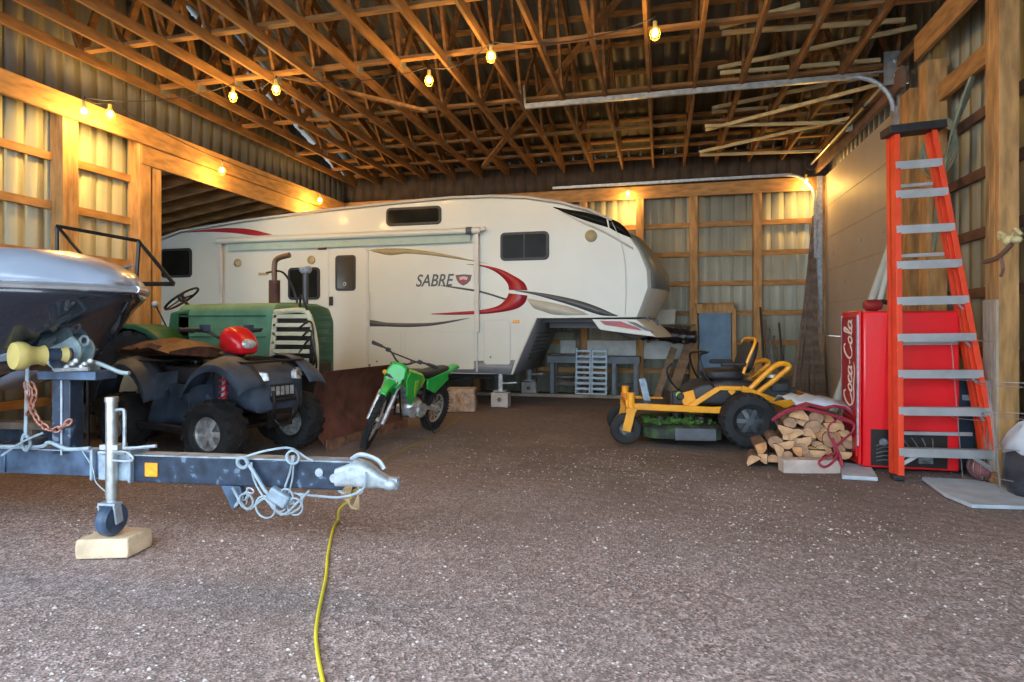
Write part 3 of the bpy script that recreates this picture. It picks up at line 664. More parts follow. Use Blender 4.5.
def wheel(name, parent, o_, c, ax, R, Wd, rimR, tm=rubber, rm=silver, lug=0, lugh=.02, spokes=5, n=32):
    c = V(c); ax = V(ax).normalized(); h = Wd/2
    pr = [(rimR, -h*.75), (rimR+.3*(R-rimR), -h), (R-.18*(R-rimR), -h*.95), (R-.02*R, -h*.72), (R, -h*.4), (R, h*.4), (R-.02*R, h*.72), (R-.18*(R-rimR), h*.95), (rimR+.3*(R-rimR), h), (rimR, h*.75)]
    mb = MB(o_); mb.lathe(pr, c, ax, n, closed=True)
    if lug:
        x, y = perp(ax)
        for k in range(lug):
            for sgn in (-1, 1):
                a = 2*PI*(k+(.25 if sgn > 0 else -.25))/lug; d = x*math.cos(a)+y*math.sin(a); tn = ax.cross(d)
                p_in = c+d*(R-.004)+ax*sgn*.05*h; p_out = c+d*(R-.06*R)+ax*sgn*h*.98+tn*.35*h
                mb.bar(p_in, p_out, .45*2*PI*R/lug, lugh*2, up=d)
    t = mb.build(name, tm, parent)
    rb = MB(o_); rb.lathe([(rimR, -h*.7), (rimR*1.03, -h*.78), (rimR*.92, -h*.55), (rimR*.85, 0), (rimR*.92, h*.55), (rimR*1.03, h*.78), (rimR, h*.7)], c, ax, n, closed=True); rb.cyl(c-ax*h*.12, c+ax*h*.12, rimR*.9, 24)
    x, y = perp(ax)
    for k in range(spokes):
        a = 2*PI*k/spokes; d = x*math.cos(a)+y*math.sin(a)
        for sg in (-1, 1): rb.bar(c+ax*sg*h*.62+d*.02, c+ax*sg*h*.5+d*rimR*.93, rimR*.32, .02, up=ax)
    for sg in (-1, 1): rb.cyl(c+ax*sg*h*.4, c+ax*sg*h*.72, rimR*.28, 12)
    rb.build('rim', rm, t); return t
MB(o).box((-6.4, RY+RW/2, .56), (6.0, .9, .12)).build('chassis', blackm, rv)
for x in (-5.1, -5.95):
    for y in (RY+.28, RY+RW-.28): wheel('wheel', rv, o, (x, y, .36), (0, 1, 0), .36, .22, .2)
m = MB(o)
for x in (-5.1, -5.95): m.cyl((x, RY+.3, .36), (x, RY+RW-.3, .36), .04)
m.bar((-4.5, RY+.35, .5), (-2.9, RY+.35, .5), .08, .1); m.bar((-3.9, RY+.3, .42), (-3.2, RY+2.0, .42), .06, .06)
m.build('axle', blackm, rv)

# ================================================================ TRACTOR WITH BLADE
TO = W(-3.3, 7.75); TO = V((TO.x, TO.y, 0)); ty = TO.y
tx_ = lambda px, py=330, dy=0: onY(px, py, ty+dy)
tc = thing('farm_tractor', 'old faded green tractor with cream louvered grille behind the quad bike', 'tractor', TO)
o = TO
zt = 1.66
xa, xb = tx_(200).x, tx_(321).x
def hoodring(x, wd, zt_, zb_, r=.12):
    pts = []
    for a in (0, 20, 45, 70, 90): an = math.radians(a); pts.append((wd-r+r*math.cos(an), zt_-r+r*math.sin(an)))
    L_ = [(wd, zb_)]+pts; pts2 = L_+[(-u, v) for u, v in reversed(L_)]
    return [V((x, ty+u, v)) for u, v in pts2]
hd = MB(o); hd.loft([hoodring(xa, .36, zt-.01, .92), hoodring(xa+.6, .36, zt, .92), hoodring(xb-.42, .35, zt, .95)])
hood = hd.build('hood', tr_green, tc)
MB(o).box(((xa+xb)/2-.25, ty-.365, zt-.16), (xb-xa-.55, .012, .02)).box(((xa+xb)/2-.25, ty-.365, zt-.42), (xb-xa-.55, .012, .014)).build('hood_seam', tr_dgreen, hood)
nose = MB(o); nose.loft([hoodring(xb-.42, .355, zt+.005, .80), hoodring(xb-.2, .35, zt, .80), hoodring(xb-.05, .32, zt-.05, .78), hoodring(xb+.02, .26, zt-.14, .78)])
nose.build('nose', tr_dgreen, tc)
gr = MB(o)
x1_ = tx_(293).x; x2_ = tx_(328).x
for k in range(7):
    z = zt-.17-k*.105
    gr.box(((x1_+x2_)/2-k*.008, ty-.375, z), (x2_-x1_+.02, .03, .05))
gr.bar((x1_+.02, ty-.37, zt-.1), (x1_-.06, ty-.37, zt-.85), .06, .04); gr.tube(crv([(x1_, ty-.37, zt-.12), (x2_-.12, ty-.37, zt-.10), (x2_-.02, ty-.36, zt-.2), (x2_+.04, ty-.34, zt-.5), (x2_+.04, ty-.33, zt-.85)], 5), .035, 8)
gr.build('louvered_grille', cream, tc, bevel=.008)
MB(o).box(((x1_+x2_)/2, ty-.352, zt-.48), (x2_-x1_, .02, .72)).build('grille_screen', blackm, tc)
g2 = MB(o)
for k in range(8): g2.box((xb+.0, ty, zt-.2-k*.1), (.05, .46, .045))
g2.build('front_grille', tr_dgreen, tc, bevel=.006)
# engine, frame, transmission
MB(o).box(((xa+xb)/2, ty, .72), (xb-xa+.1, .34, .42)).box((xa-.45, ty, .8), (.9, .5, .5)).box((xb-.1, ty, .62), (.5, .42, .25)).build('engine_block', mat('greasy_iron', (.05, .045, .035), .7, metal=.3, var=.4), tc, bevel=.02)
# stacks
ex = tx_(305.5).x
MB(o).cyl((ex, ty, zt-.05), (ex, ty, zt+.44), .035).build('exhaust_stack', mat('dark_stack', (.08, .085, .09), .5, metal=.4), tc)
MB(o).lathe([(.05, 0), (.075, .03), (.08, .07), (.06, .09)], (ex, ty, zt+.38), (0, 0, 1), 16).build('stack_cap', galv_w, tc)
bx_ = tx_(274.5).x
MB(o).cyl((bx_, ty, zt-.02), (bx_, ty, zt+.30), .07).build('muffler', rust, tc)
MB(o).tube(crv([(bx_, ty, zt+.28), (bx_, ty, zt+.50), (bx_+.05, ty, zt+.58), (bx_+.22, ty, zt+.62)], 5), .035, 10).build('muffler_pipe', mat('dull_bronze', (.16, .10, .06), .5, metal=.5), tc)
MB(o).tube(crv([(bx_-.12, ty, zt+.40), (bx_+.1, ty, zt+.41), (bx_+.24, ty, zt+.25), (bx_+.34, ty, zt-.02)], 5), .014, 6).build('brace_rod', blackm, tc)
# steering
sx = tx_(186).x-.02; sc0 = V((sx, ty-.05, 1.74)); ax_ = V((-.55, -.25, .8)).normalized()
st = MB(o); st.torus(sc0, ax_, .235, .016, 32, 8); u1, u2 = perp(ax_)
for k in range(3): a = 2*PI*k/3+.5; st.tube([sc0, sc0+(u1*math.cos(a)+u2*math.sin(a))*.235], .01, 6)
st.cyl(sc0-ax_*.03, sc0+ax_*.03, .045); st.build('steering_wheel', blackm, tc)
MB(o).tube([sc0, (sx+.55, ty-.02, 1.25)], .022, 8).build('steering_column', blackm, tc)
MB(o).ball((sx-.2, ty-.28, 1.66), .045).build('throttle_knob', galv_w, tc)
MB(o).tube([(sx-.2, ty-.28, 1.66), (sx+.0, ty-.2, 1.2)], .01, 6).build('throttle_rod', blackm, tc)
MB(o).ext([(sx+.10, ty-.36, 1.55), (sx+.42, ty-.36, 1.60), (sx+.42, ty-.36, .9), (sx+.0, ty-.36, .9)], (0, .72, 0)).build('dash_cowl', tr_dgreen, tc, bevel=.03)
sb = MB(o); sb.loft([[V((sx-.75+u, ty+v, z)) for u, v in rrect(.42*s, .5*s, .12)] for z, s in ((1.12, .85), (1.16, 1), (1.22, 1), (1.25, .9))]); sb.build('seat', brown_l, tc)
sb = MB(o); sb.loft([[V((sx-.95-k*.02, ty+u, 1.2+k*.1+v*.0)) for u, v in rrect(.5-k*.02, .1, .04)] for k in (0,)]+[[V((sx-.95-k*.02+v, ty+u, 1.2+k*.1)) for u, v in rrect(.5-k*.02, .08, .03)] for k in (1, 2, 3)]); sb.build('seat_back', mat('tan_leather', (.35, .20, .09), .6), tc, bevel=.02)
rx_ = tx_(142, 350, -.55).x+.02
for sgn in (-1, 1):
    wy = ty+sgn*.62
    wheel('rear_wheel', tc, o, (rx_, wy, .66), (0, 1, 0), .66, .34, .34, rm=cream, lug=18, lugh=.03)
    fr_ = []
    for k in range(13):
        a = math.radians(200-k*13.5); fr_.append((rx_+.76*math.cos(a), .66+.74*math.sin(a)))
    mb = MB(o); n_ = len(fr_)
    y_in, y_out = wy-sgn*.22, wy+sgn*.19
    rings = [[V((x, y_in, z)) for x, z in fr_], [V((x, y_out, z)) for x, z in fr_], [V((rx_+(x-rx_)*.93, y_out+sgn*.02, .66+(z-.66)*.93)) for x, z in fr_]]
    mb.loft(rings, cap=False, closed=False); mb.build('fender', tr_dgreen, tc, solid=.012)
    MB(o).ext([V((x, y_in, z)) for x, z in fr_], (0, sgn*.015, 0)).build('fender_side', tr_dgreen, tc)
    wheel('front_wheel', tc, o, (xb-.3, ty+sgn*.42, .32), (0, 1, 0), .32, .16, .18, rm=cream, n=24)
MB(o).cyl((rx_, ty-.6, .66), (rx_, ty+.6, .66), .09).cyl((xb-.3, ty-.42, .34), (xb-.3, ty+.42, .34), .04).build('axle', blackm, tc)
hs = MB(o)
for k in range(3):
    hs.tube(crv([(xb-.06, ty-.38, 1.35-k*.15), (xb+.14, ty-.44, 1.42-k*.1), (xb+.16+k*.02, ty-.42, 1.1-k*.1), (xb+.02, ty-.3, .8)], 6), .012, 6)
hs.tube(crv([(xb-.1, ty-.3, zt-.15), (xb-.02, ty-.4, zt+.08), (xb+.05, ty-.38, zt-.1)], 5), .014, 6)
hs.build('hydraulic_hose', blackm, tc)
# blade frame + blade
bc = W(-1.86, 7.75)
ba, bb = W(-2.14, 6.75), W(-1.52, 8.4); bd = (bb-ba).normalized(); bn_ = V((bd.y, -bd.x, 0))
m = MB(o); rings = []
for s in (0, 1):
    base = ba if s == 0 else bb; ring = []
    for z, off in ((.02, .06), (.1, -.02), (.3, -.10), (.5, -.12), (.7, -.08), (.86, .04)): ring.append(base+bn_*off+V((0, 0, z)))
    for z, off in reversed(((.02, .04), (.1, -.04), (.3, -.12), (.5, -.14), (.7, -.10), (.86, .02))): ring.append(base+bn_*off+V((0, 0, z)))
    rings.append(ring)
m.loft(rings); bl = m.build('plow_blade', rust, tc)
m = MB(o); m.bar(ba+bn_*.065+V((0, 0, .01)), bb+bn_*.065+V((0, 0, .01)), .02, .15); m.build('cutting_edge', rustl, bl)
m = MB(o)
for dy in (-.3, .3):
    q = V((xb-.5, ty+dy, .5)); m.bar(q, (ba.lerp(bb, .5+dy*.4)-bn_*.12+V((0, 0, .3))), .08, .1)
m.build('blade_arm', rust, tc)
# ================================================================ QUAD BIKE
TH = math.radians(-28)+YAW   # heading in world
nf = W(-2.92, 5.9)
hv = V((math.cos(TH), math.sin(TH), 0)); rvv = V((math.sin(TH), -math.cos(TH), 0))
WB, TRK = 1.55, 1.0
ac = nf-hv*WB/2-rvv*TRK/2; ac.z = 0
at = thing('quad_bike', 'dusty dark blue quad bike with red handlebar pod in front of the tractor', 'quad bike', ac, TH)
# local x forward, y left
for sx_, sy_ in ((1, -1), (1, 1), (-1, -1), (-1, 1)):
    steer = .12 if sx_ > 0 else 0
    wheel('wheel', at, (0, 0, 0), (sx_*WB/2, sy_*TRK/2, .32), (math.sin(-steer), math.cos(steer), 0), .32, .25, .165, lug=16, lugh=.014, spokes=6)
MB().box((0, 0, .34), (1.2, .3, .14)).box((.1, 0, .5), (.7, .34, .3)).cyl((WB/2, -.45, .33), (WB/2, .45, .33), .025).cyl((-WB/2, -.45, .33), (-WB/2, .45, .33), .035).build('chassis', blackm, at)
def sec(x, wd, z0, z1, r=.06):
    pts = rrect(wd*2, z1-z0, min(r, (z1-z0)/2.2)); return [V((x, u, (z0+z1)/2+v)) for u, v in pts]
# main front body / nose
m = MB(); m.loft([sec(.28, .17, .55, .86), sec(.42, .22, .55, .94), sec(.62, .28, .56, .98), sec(.85, .32, .55, .98), sec(1.0, .33, .52, .94), sec(1.10, .30, .50, .86), sec(1.13, .24, .54, .78)])
m.build('front_body', atv_b, at)
# nose grille with white blocks and headlights
g = MB().box((1.125, 0, .70), (.03, .30, .16)).build('front_grille', atv_d, at, bevel=.01)
for k in range(5): MB().box((1.145, -.12+k*.06, .71), (.012, .038, .09)).build('grille_bar', silver, g)
for s in (-1, 1):
    q = [(1.03, s*.32, .93), (1.13, s*.17, .90), (1.15, s*.16, .82), (1.09, s*.29, .80), (1.00, s*.36, .86)]
    MB().ext([V(p)+V((.012, s*.01, 0)) for p in q], (-.05, -s*.03, 0)).build('headlight', lens_c, at, bevel=.01)
    MB().box((1.00, s*.36, .80), (.02, .06, .05), rotz(s*.5)).build('side_reflector', yellow_k if s < 0 else lens_c, at)
# fenders
for s in (-1, 1):
    for fx, a0, a1, R in ((WB/2, 38, 150, .53), (-WB/2, 22, 160, .50)):
        rings = []
        ys = [(s*.28, 1.04, .11), (s*.36, 1.04, .12), (s*.47, 1.02, .10), (s*.54, .99, .07), (s*.555, .95, .03)]
        for y, k_, lift in ys:
            ring = []
            for i in range(13):
                a = math.radians(a0+(a1-a0)*i/12); z = .33+(R*k_*math.sin(a)*1.12)+lift*max(0, math.sin(a)); ring.append(V((fx+R*k_*1.05*math.cos(a), y, z)))
            rings.append(ring)
        MB().loft(rings, cap=False, closed=False).build('fender', atv_b, at, solid=.012)
    for xx, tx2 in ((.36, .30), (-.36, -.28)):
        MB().loft([[V((xx+dx_, s*.2, .28)), V((xx+dx_, s*.5, .28)), V((tx2+dx_, s*.46, .62)), V((tx2+dx_, s*.42, .86)), V((tx2+dx_, s*.2, .88))] for dx_ in (-.012, .012)]).build('mud_panel', atv_b, at)
    # footwell & side panel
    MB().ext([(-.52, s*.2, .62), (-.34, s*.2, .3), (.34, s*.2, .3), (.44, s*.2, .58), (.25, s*.2, .72), (-.3, s*.2, .74)], (0, s*.09, 0)).build('side_panel', atv_b, at, bevel=.02)
    MB().box((0, s*.42, .30), (.78, .30, .03)).box((0, s*.57, .33), (.78, .02, .06)).build('footwell', atv_d, at, bevel=.008)
    # shocks
    for fx in (.72, -.62):
        a, b_ = V((fx, s*.38, .45)), V((fx-.08, s*.30, .95)); d = (b_-a)
        MB().tube([a, b_], .018, 8).build('shock', silver, at)
        hx = [a+d*(t_/60*.85+.08)+(V((1, 0, 0))*math.cos(t_*.75)+V((0, .8, .4))*math.sin(t_*.75))*.038 for t_ in range(60)]
        MB().tube(hx, .012, 6).build('shock_spring', mat('shock_red', (.65, .03, .05), .4), at)
        MB().tube([(fx-.15, s*.14, .34), (fx, s*.42, .31)], .018, 6).tube([(fx+.15, s*.14, .34), (fx, s*.42, .31)], .018, 6).build('control_arm', blackm, at)
# bumper
m = MB()
for s in (-1, 1): m.tube(crv([(.95, s*.12, .36), (1.12, s*.14, .40), (1.2, s*.15, .56), (1.18, s*.15, .72)], 4), .016, 8)
m.tube([(1.19, -.17, .62), (1.19, .17, .62)], .016, 8).tube([(1.13, -.15, .42), (1.13, .15, .42)], .014, 8); m.box((1.1, 0, .45), (.03, .3, .22))
m.build('front_bumper', blackm, at)
MB().cyl((1.12, -.09, .44), (1.12, .09, .44), .045).tube(crv([(1.15, .1, .44), (1.2, .04, .38), (1.18, -.05, .36), (1.14, -.1, .42)], 4), .012, 6).build('winch', blackm, at)
# tank, pod, seat, bars
m = MB(); m.loft([sec(-.02, .12, .66, .92), sec(.12, .16, .62, .98), sec(.3, .17, .6, 1.0), sec(.42, .13, .62, .95)]); m.build('fuel_tank', atv_d, at)
m = MB(); m.loft([sec(-.78, .17, .74, .90), sec(-.6, .2, .72, .95), sec(-.3, .18, .70, .90), sec(0, .14, .70, .90), sec(.08, .10, .74, .9)]); m.build('seat', mat('worn_black_vinyl', (.03, .03, .035), .5, var=.3), at, sub=1)
def pod(x, wd, z0, z1): return sec(x+.06, wd*1.15, z0-.01, z1+.05, .11)
m = MB(); m.loft([pod(.22, .08, 1.13, 1.22), pod(.28, .13, 1.09, 1.30), pod(.38, .15, 1.08, 1.33), pod(.48, .145, 1.07, 1.28), pod(.56, .12, 1.07, 1.20), pod(.59, .08, 1.09, 1.15)]); pd = m.build('handlebar_pod', red_pl, at, sub=1)
MB().ball((.60, 0, 1.175), (.075, .11, .065)).build('pod_headlight', lens_c, pd)
MB().ball((.36, 0, 1.06), (.14, .14, .06)).build('pod_base', blackp, at)
MB().tube([(.40, 0, .9), (.33, 0, 1.1)], .03, 8).build('steering_stem', blackm, at)
hb = MB()
for s in (-1, 1): hb.tube(crv([(.34, 0, 1.12), (.34, s*.14, 1.24), (.28, s*.24, 1.31), (.20, s*.46, 1.33)], 4), .016, 8)
hb.build('handlebar', blackm, at)
for s in (-1, 1):
    MB().cyl((.24, s*.36, 1.32), (.20, s*.50, 1.33), .024).build('grip', blackp, at)
    MB().box((.29, s*.27, 1.35), (.07, .08, .07)).tube([(.30, s*.28, 1.34), (.27, s*.48, 1.345)], .008, 5).build('brake_lever', tr_blue, at)
# racks
for (xa_, xb_, z, nm, lug_) in ((.42, 1.02, 1.01, 'front_rack', 0), (-1.12, -.42, .99, 'rear_rack', 0)):
    m = MB(); m.tube(crv([(xa_, -.36, z), (xb_, -.38, z), (xb_+.04, 0, z), (xb_, .38, z), (xa_, .36, z), (xa_-.02, 0, z)], 3, True), .014, 8, closed=True)
    for k in range(4): y = -.24+k*.16; m.tube([(xa_, y, z), (xb_+.02, y, z)], .009, 6)
    for x, y in ((xa_+.08, -.2), (xa_+.08, .2), (xb_-.1, -.2), (xb_-.1, .2)): m.tube([(x, y, z), (x, y, z-.16)], .01, 6)
    m.build(nm, blackm, at)
MB().box((1.0, -.22, .90), (.01, .09, .05), rotz(.2)).build('warning_sticker', mat('sticker_yellow', (.75, .6, .05), .5), at)
MB().tube(crv([(.6, .1, .98), (.75, -.1, 1.05), (.95, 0, 1.04), (1.05, .2, .96), (1.08, .28, .82)], 5), .01, 6).build('front_cable', blackm, at)
# load on the rear rack
m = MB((0, 0, 0)); rings = []
for i in range(9):
    a = i/8; xx = -1.15+.95*a; hh = .05+.05*math.sin(PI*a); rings.append([V((xx+.02*math.sin(k*3+i), .36*math.cos(2*PI*k/12)*(1+.1*math.sin(i*2+k)), 1.03+hh*(math.sin(2*PI*k/12)+1)+.012*math.sin(k*5+i*3))) for k in range(12)])
m.loft(rings); mm = m.build('cargo_tarp', mat('crumpled_brown_tarp', (.10, .045, .035), .45, var=.6, scale=14, bump=.6), None)
mm.location = ac; mm.rotation_euler = (0, 0, TH); tag(mm, 'crumpled dark brown tarp bundle lying on the rear rack of the quad bike', 'tarp')

# ================================================================ DIRT BIKE
f_, r_ = W(-1.62, 6.85), W(-1.08, 8.05)
hd_ = (f_-r_); wb = hd_.length; ang_ = math.atan2(hd_.y, hd_.x)
dbk = thing('dirt_bike', 'small bright green dirt bike parked in front of the rusty blade', 'motorcycle', r_, ang_, rx=math.radians(-11))
def spoked(c, R, wd, n_sp, ax=(0, 1, 0), par=dbk, yk=1):
    mb = MB(); mb.torus(c, ax, R-wd*.5, wd*.5, 36, 10); ax = V(ax).normalized(); x, y = perp(ax); c = V(c)
    for k in range(40):
        a = 2*PI*k/40; d = x*math.cos(a)+y*math.sin(a)
        for s in (-1, 0, 1): mb.box(c+d*(R-.002)+ax*s*wd*.32, (.025, .018, .03))
    t = mb.build('wheel', rubber, par)
    rb = MB(); rb.torus(c, ax, R-wd*1.02, .014, 36, 8); rb.cyl(c-ax*.05, c+ax*.05, .035)
    for k in range(n_sp):
        a = 2*PI*k/n_sp; d = x*math.cos(a)+y*math.sin(a); rb.tube([c+ax*(.04 if k % 2 else -.04)+d*.03, c+d*(R-wd)], .0022, 4)
    rb.torus(c+ax*.05, ax, .09, .008, 20, 4); rb.build('rim', silver, t); return t
spoked((0, 0, .29), .29, .10, 20)
fw = V((wb, 0, .32)); sa = .35  # steering to the right-of-view
axf = V((math.sin(-sa)*-1*.0, 1, 0))
fk = math.radians(27); up_ = V((-math.sin(fk), 0, math.cos(fk)))
n_before = set(bpy.data.objects)
spoked(fw, .33, .075, 24)
for s in (-1, 1):
    a = fw+V((.02, s*.085, -.02)); MB().tube([a, a+up_*.36], .026, 10).build('fork_slider', silver, dbk)
    MB().tube([a+up_*.34, a+up_*.72], .017, 10).build('fork_tube', galv_w, dbk)
tc_ = fw+up_*.66
MB().box(tc_, (.09, .22, .03), roty(-fk)).box(fw+up_*.52+V((.01, 0, 0)), (.09, .22, .035), roty(-fk)).tube([fw+up_*.5-V((.05, 0, 0)), tc_-V((.05, 0, 0))], .026, 8).build('fork_clamp', blackm, dbk)
hb = MB(); base = tc_+V((-.02, 0, .03))
hb.tube(crv([base+V((0, 0, .0)), base+V((.0, .08, .04)), base+V((0, .18, .11)), base+V((-.06, .40, .12))], 4), .012, 8); hb.tube(crv([base, base+V((0, -.08, .04)), base+V((0, -.18, .11)), base+V((-.06, -.40, .12))], 4), .012, 8)
hb.tube([base+V((0, -.17, .10)), base+V((0, .17, .10))], .009, 6); hb.build('handlebar', blackm, dbk)
for s in (-1, 1):
    MB().cyl(base+V((-.035, s*.29, .118)), base+V((-.06, s*.42, .12)), .019).build('grip', blackp, dbk)
    MB().tube([base+V((.0, s*.22, .12)), base+V((.03, s*.40, .115))], .006, 5).box(base+V((0, s*.2, .115)), (.05, .05, .04)).build('lever', blackm, dbk)
MB().ball(tc_+V((.05, -.13, -.10)), (.03, .035, .03)).build('turn_signal', amber, dbk)
# headlight plate
m = MB(); c = tc_+V((.09, 0, -.09)); ring = [(-.10, .14), (-.13, .02), (-.09, -.14), (.09, -.14), (.13, .02), (.10, .14), (0, .16)]
m.loft([[c+V((.0-abs(u)*.3+v*-.35, u, v)) for u, v in ring], [c+V((.05-abs(u)*.3+v*-.35, u*.85, v*.85)) for u, v in ring]]); hp = m.build('headlight_cowl', green_k, dbk, bevel=.01)
MB().box(c+V((.06, 0, -.06)), (.03, .13, .07), roty(.35)).build('headlight', lens_c, hp, bevel=.012)
# front fender
rings = []
for i in range(9):
    t_ = i/8; x = wb-.26+.46*t_; z = .77-.02*t_-.06*(2*t_-1)**2+.04*(1-t_); hw = .04+.025*math.sin(PI*min(1, t_*1.2))
    rings.append([V((x, -hw, z-.02)), V((x, -hw*.6, z)), V((x, hw*.6, z)), V((x, hw, z-.02))])
MB().loft(rings, cap=False, closed=False).build('front_fender', green_k, dbk, solid=.01)
for ob in set(bpy.data.objects)-n_before:
    piv = fw+up_*.5-V((.05, 0, 0)); ob.data.transform(Matrix.Translation(piv) @ Matrix.Rotation(math.radians(26), 4, up_) @ Matrix.Translation(-piv))
# tank + shrouds
def s2(x, wd, z0, z1): return [V((x, u, (z0+z1)/2+v)) for u, v in rrect(wd*2, z1-z0, .04)]
m = MB(); m.loft([s2(.48, .07, .66, .76), s2(.6, .11, .64, .82), s2(.78, .12, .64, .87), s2(.92, .07, .70, .86)]); m.build('fuel_tank', yellow_k, dbk)
for s in (-1, 1):
    MB().ext([(1.04, s*.15, .80), (.93, s*.12, .88), (.62, s*.10, .80), (.66, s*.10, .64), (.84, s*.14, .46), (1.0, s*.16, .60)], (0, s*.018, 0)).build('tank_shroud', green_k, dbk, bevel=.006)
    MB().ext([(.86, s*.165, .76), (.72, s*.125, .76), (.80, s*.145, .56)], (0, s*.012, 0)).build('shroud_graphic', yellow_k, dbk)
    MB().ext([(.5, s*.10, .74), (.06, s*.11, .82), (-.05, s*.09, .70), (.30, s*.12, .55), (.48, s*.10, .62)], (0, s*.018, 0)).build('side_panel', green_k, dbk, bevel=.006)
m = MB(); m.loft([s2(-.12, .07, .83, .87), s2(.0, .09, .78, .86), (s2(.25, .11, .74, .84)), s2(.5, .09, .72, .82), s2(.68, .05, .80, .86)]); m.build('seat', blackp, dbk, sub=1)
rings = []
for i in range(8):
    t_ = i/7; x = .10-.46*t_; z = .76+.12*t_-.02*t_*t_; hw = .10-.03*t_; rings.append([V((x, -hw, z-.03)), V((x, -hw*.6, z)), V((x, hw*.6, z)), V((x, hw, z-.03))])
MB().loft(rings, cap=False, closed=False).build('rear_fender', green_k, dbk, solid=.01)
# frame, engine, swingarm, exhaust, peg, stand
m = MB(); hdp = tc_-V((.05, 0, .1))
for s in (-1, 1):
    m.tube([hdp, (.5, s*.07, .70), (.42, s*.1, .34)], .014, 6); m.tube([hdp-V((0, 0, .05)), (.86, s*.05, .30), (.45, s*.1, .26)], .014, 6); m.tube([(.5, s*.08, .68), (-.15, s*.08, .76)], .011, 6)
m.build('frame', blackm, dbk)
m = MB(); m.ball((.58, 0, .38), (.17, .13, .13)); m.cyl((.55, -.15, .36), (.55, .15, .36), .09); m.cyl((.68, -.12, .34), (.68, .12, .34), .07)
for k in range(6): m.box((.70+k*.006, 0, .47+k*.022), (.15, .15, .01), roty(.25))
m.box((.72, 0, .62), (.13, .13, .06)); m.ball((.55, -.1, .52), (.06, .05, .05)); m.build('engine', silver, dbk)
for s in (-1, 1): MB().bar((0, s*.075, .29), (.42, s*.085, .37), .02, .045).build('swingarm', silver, dbk)
MB().tube([(.36, .0, .36), (.3, 0, .68)], .03, 8).build('rear_shock', blackm, dbk)
MB().tube(crv([(.76, -.06, .56), (.86, -.12, .42), (.7, -.17, .34), (.45, -.17, .42), (.25, -.16, .56)], 5), .018, 8).tube([(.28, -.16, .55), (-.15, -.15, .66)], .04, 10).build('exhaust', silver, dbk)
MB().tube([(.48, .1, .28), (.48, .2, .28)], .014, 6).tube([(.48, -.1, .28), (.48, -.2, .28)], .014, 6).tube([(.40, .1, .28), (.34, .24, .055)], .010, 6).build('kickstand', blackm, dbk)

# ================================================================ MOWER
# local x forward (heading to the left of the photo), y left
mc = W(2.72, 7.25); mh = PI+YAW-math.radians(6)
mo = thing('riding_mower', 'yellow and black zero turn riding mower with grass on its deck', 'mower', mc, mh)
# origin at rear axle; left side (y+) faces camera when heading -X
RR = .305
for s in (-1, 1): wheel('rear_wheel', mo, (0, 0, 0), (0, s*.44, RR), (0, 1, 0), RR, .27, .15, rm=mat('grey_wheel_steel', (.10, .11, .12), .4, metal=.5, var=.3), lug=24, lugh=.012, spokes=6)
for s in (-1, 1):
    cx_ = 1.36
    wheel('caster_wheel', mo, (0, 0, 0), (cx_, s*.40, .18), (0, 1, 0), .18, .12, .075, rm=mat('grey_hub', (.16, .18, .17), .5), n=24)
    m = MB(); m.bar((cx_, s*.40-.085, .16), (cx_-.06, s*.40-.085, .41), .022, .10, up=(1, 0, 0)); m.bar((cx_, s*.40+.085, .16), (cx_-.06, s*.40+.085, .41), .022, .10, up=(1, 0, 0)); m.box((cx_-.06, s*.40, .41), (.12, .20, .035)); m.cyl((cx_-.06, s*.40, .40), (cx_-.06, s*.40, .60), .045)
    m.build('caster_fork', mow_y, mo, bevel=.006)
m = MB()
m.bar((cx_-.04, -.42, .47), (cx_-.04, .42, .47), .08, .08)
for s in (-1, 1):
    m.bar((cx_-.05, s*.40, .44), (.22, s*.36, .40), .05, .075); m.bar((.5, s*.36, .40), (.02, s*.33, .42), .05, .07)
    m.bar((.62, s*.36, .44), (.30, s*.38, .66), .045, .06); m.bar((.30, s*.38, .66), (.05, s*.38, .66), .045, .05); m.bar((.05, s*.38, .66), (-.42, s*.37, .48), .045, .07)
m.build('frame_rail', mow_y, mo, bevel=.008)
m = MB()
for s in (-1, 1): m.bar((-.40, s*.37, .485), (-.80, s*.36, .52), .045, .09)
m.bar((-.80, -.38, .52), (-.80, .38, .52), .05, .10); m.build('rear_bumper', mow_y, mo, bevel=.01)
for s in (-1, 1):
    m = MB(); m.tube(crv([(-.02, s*.36, .62), (-.28, s*.36, .88), (-.38, s*.36, .94), (-.46, s*.36, .93), (-.44, s*.36, .86), (-.02, s*.36, .52)], 4), .030, 8); m.build('roll_bar_arm', mow_y, mo)
# deck
ring = [(.28, .40), (.42, .53), (.95, .53), (1.15, .40), (1.2, .1), (1.2, -.2), (1.12, -.45), (.9, -.56), (.45, -.56), (.28, -.40)]
rc = crv([(x, y, 0) for x, y in ring], 3, True)
m = MB(); m.loft([[V((p.x, p.y, .09)) for p in rc], [V((p.x, p.y, .20)) for p in rc], [V((.72+(p.x-.72)*.93, p.y*.93, .235)) for p in rc], [V((.72+(p.x-.72)*.8, p.y*.8, .245)) for p in rc]])
m.build('mower_deck', deck_m, mo)
MB().box((.60, .56, .15), (.46, .05, .14), rotx(.15)).build('discharge_chute', mat('scuffed_grey_plastic', (.055, .065, .08), .5, var=.4), mo, bevel=.01)
gq = MB()
for k in range(260):
    x = random.gauss(.85, .2); y = random.uniform(-.1, .5); x = min(1.12, max(.35, x)); gq.ball((x, y, .25+random.uniform(0, .035)), (random.uniform(.01, .04), random.uniform(.01, .04), .014), 6, 4)
gr_ = gq.build('grass_clippings', grass_m, mo); gr_['kind'] = 'stuff'
for a_, b_, r_2 in ((.72, 0, .09), (.95, .28, .07), (.48, .28, .07)): MB().cyl((a_, b_, .24), (a_, b_, .32), r_2).build('deck_pulley', blackm, mo)
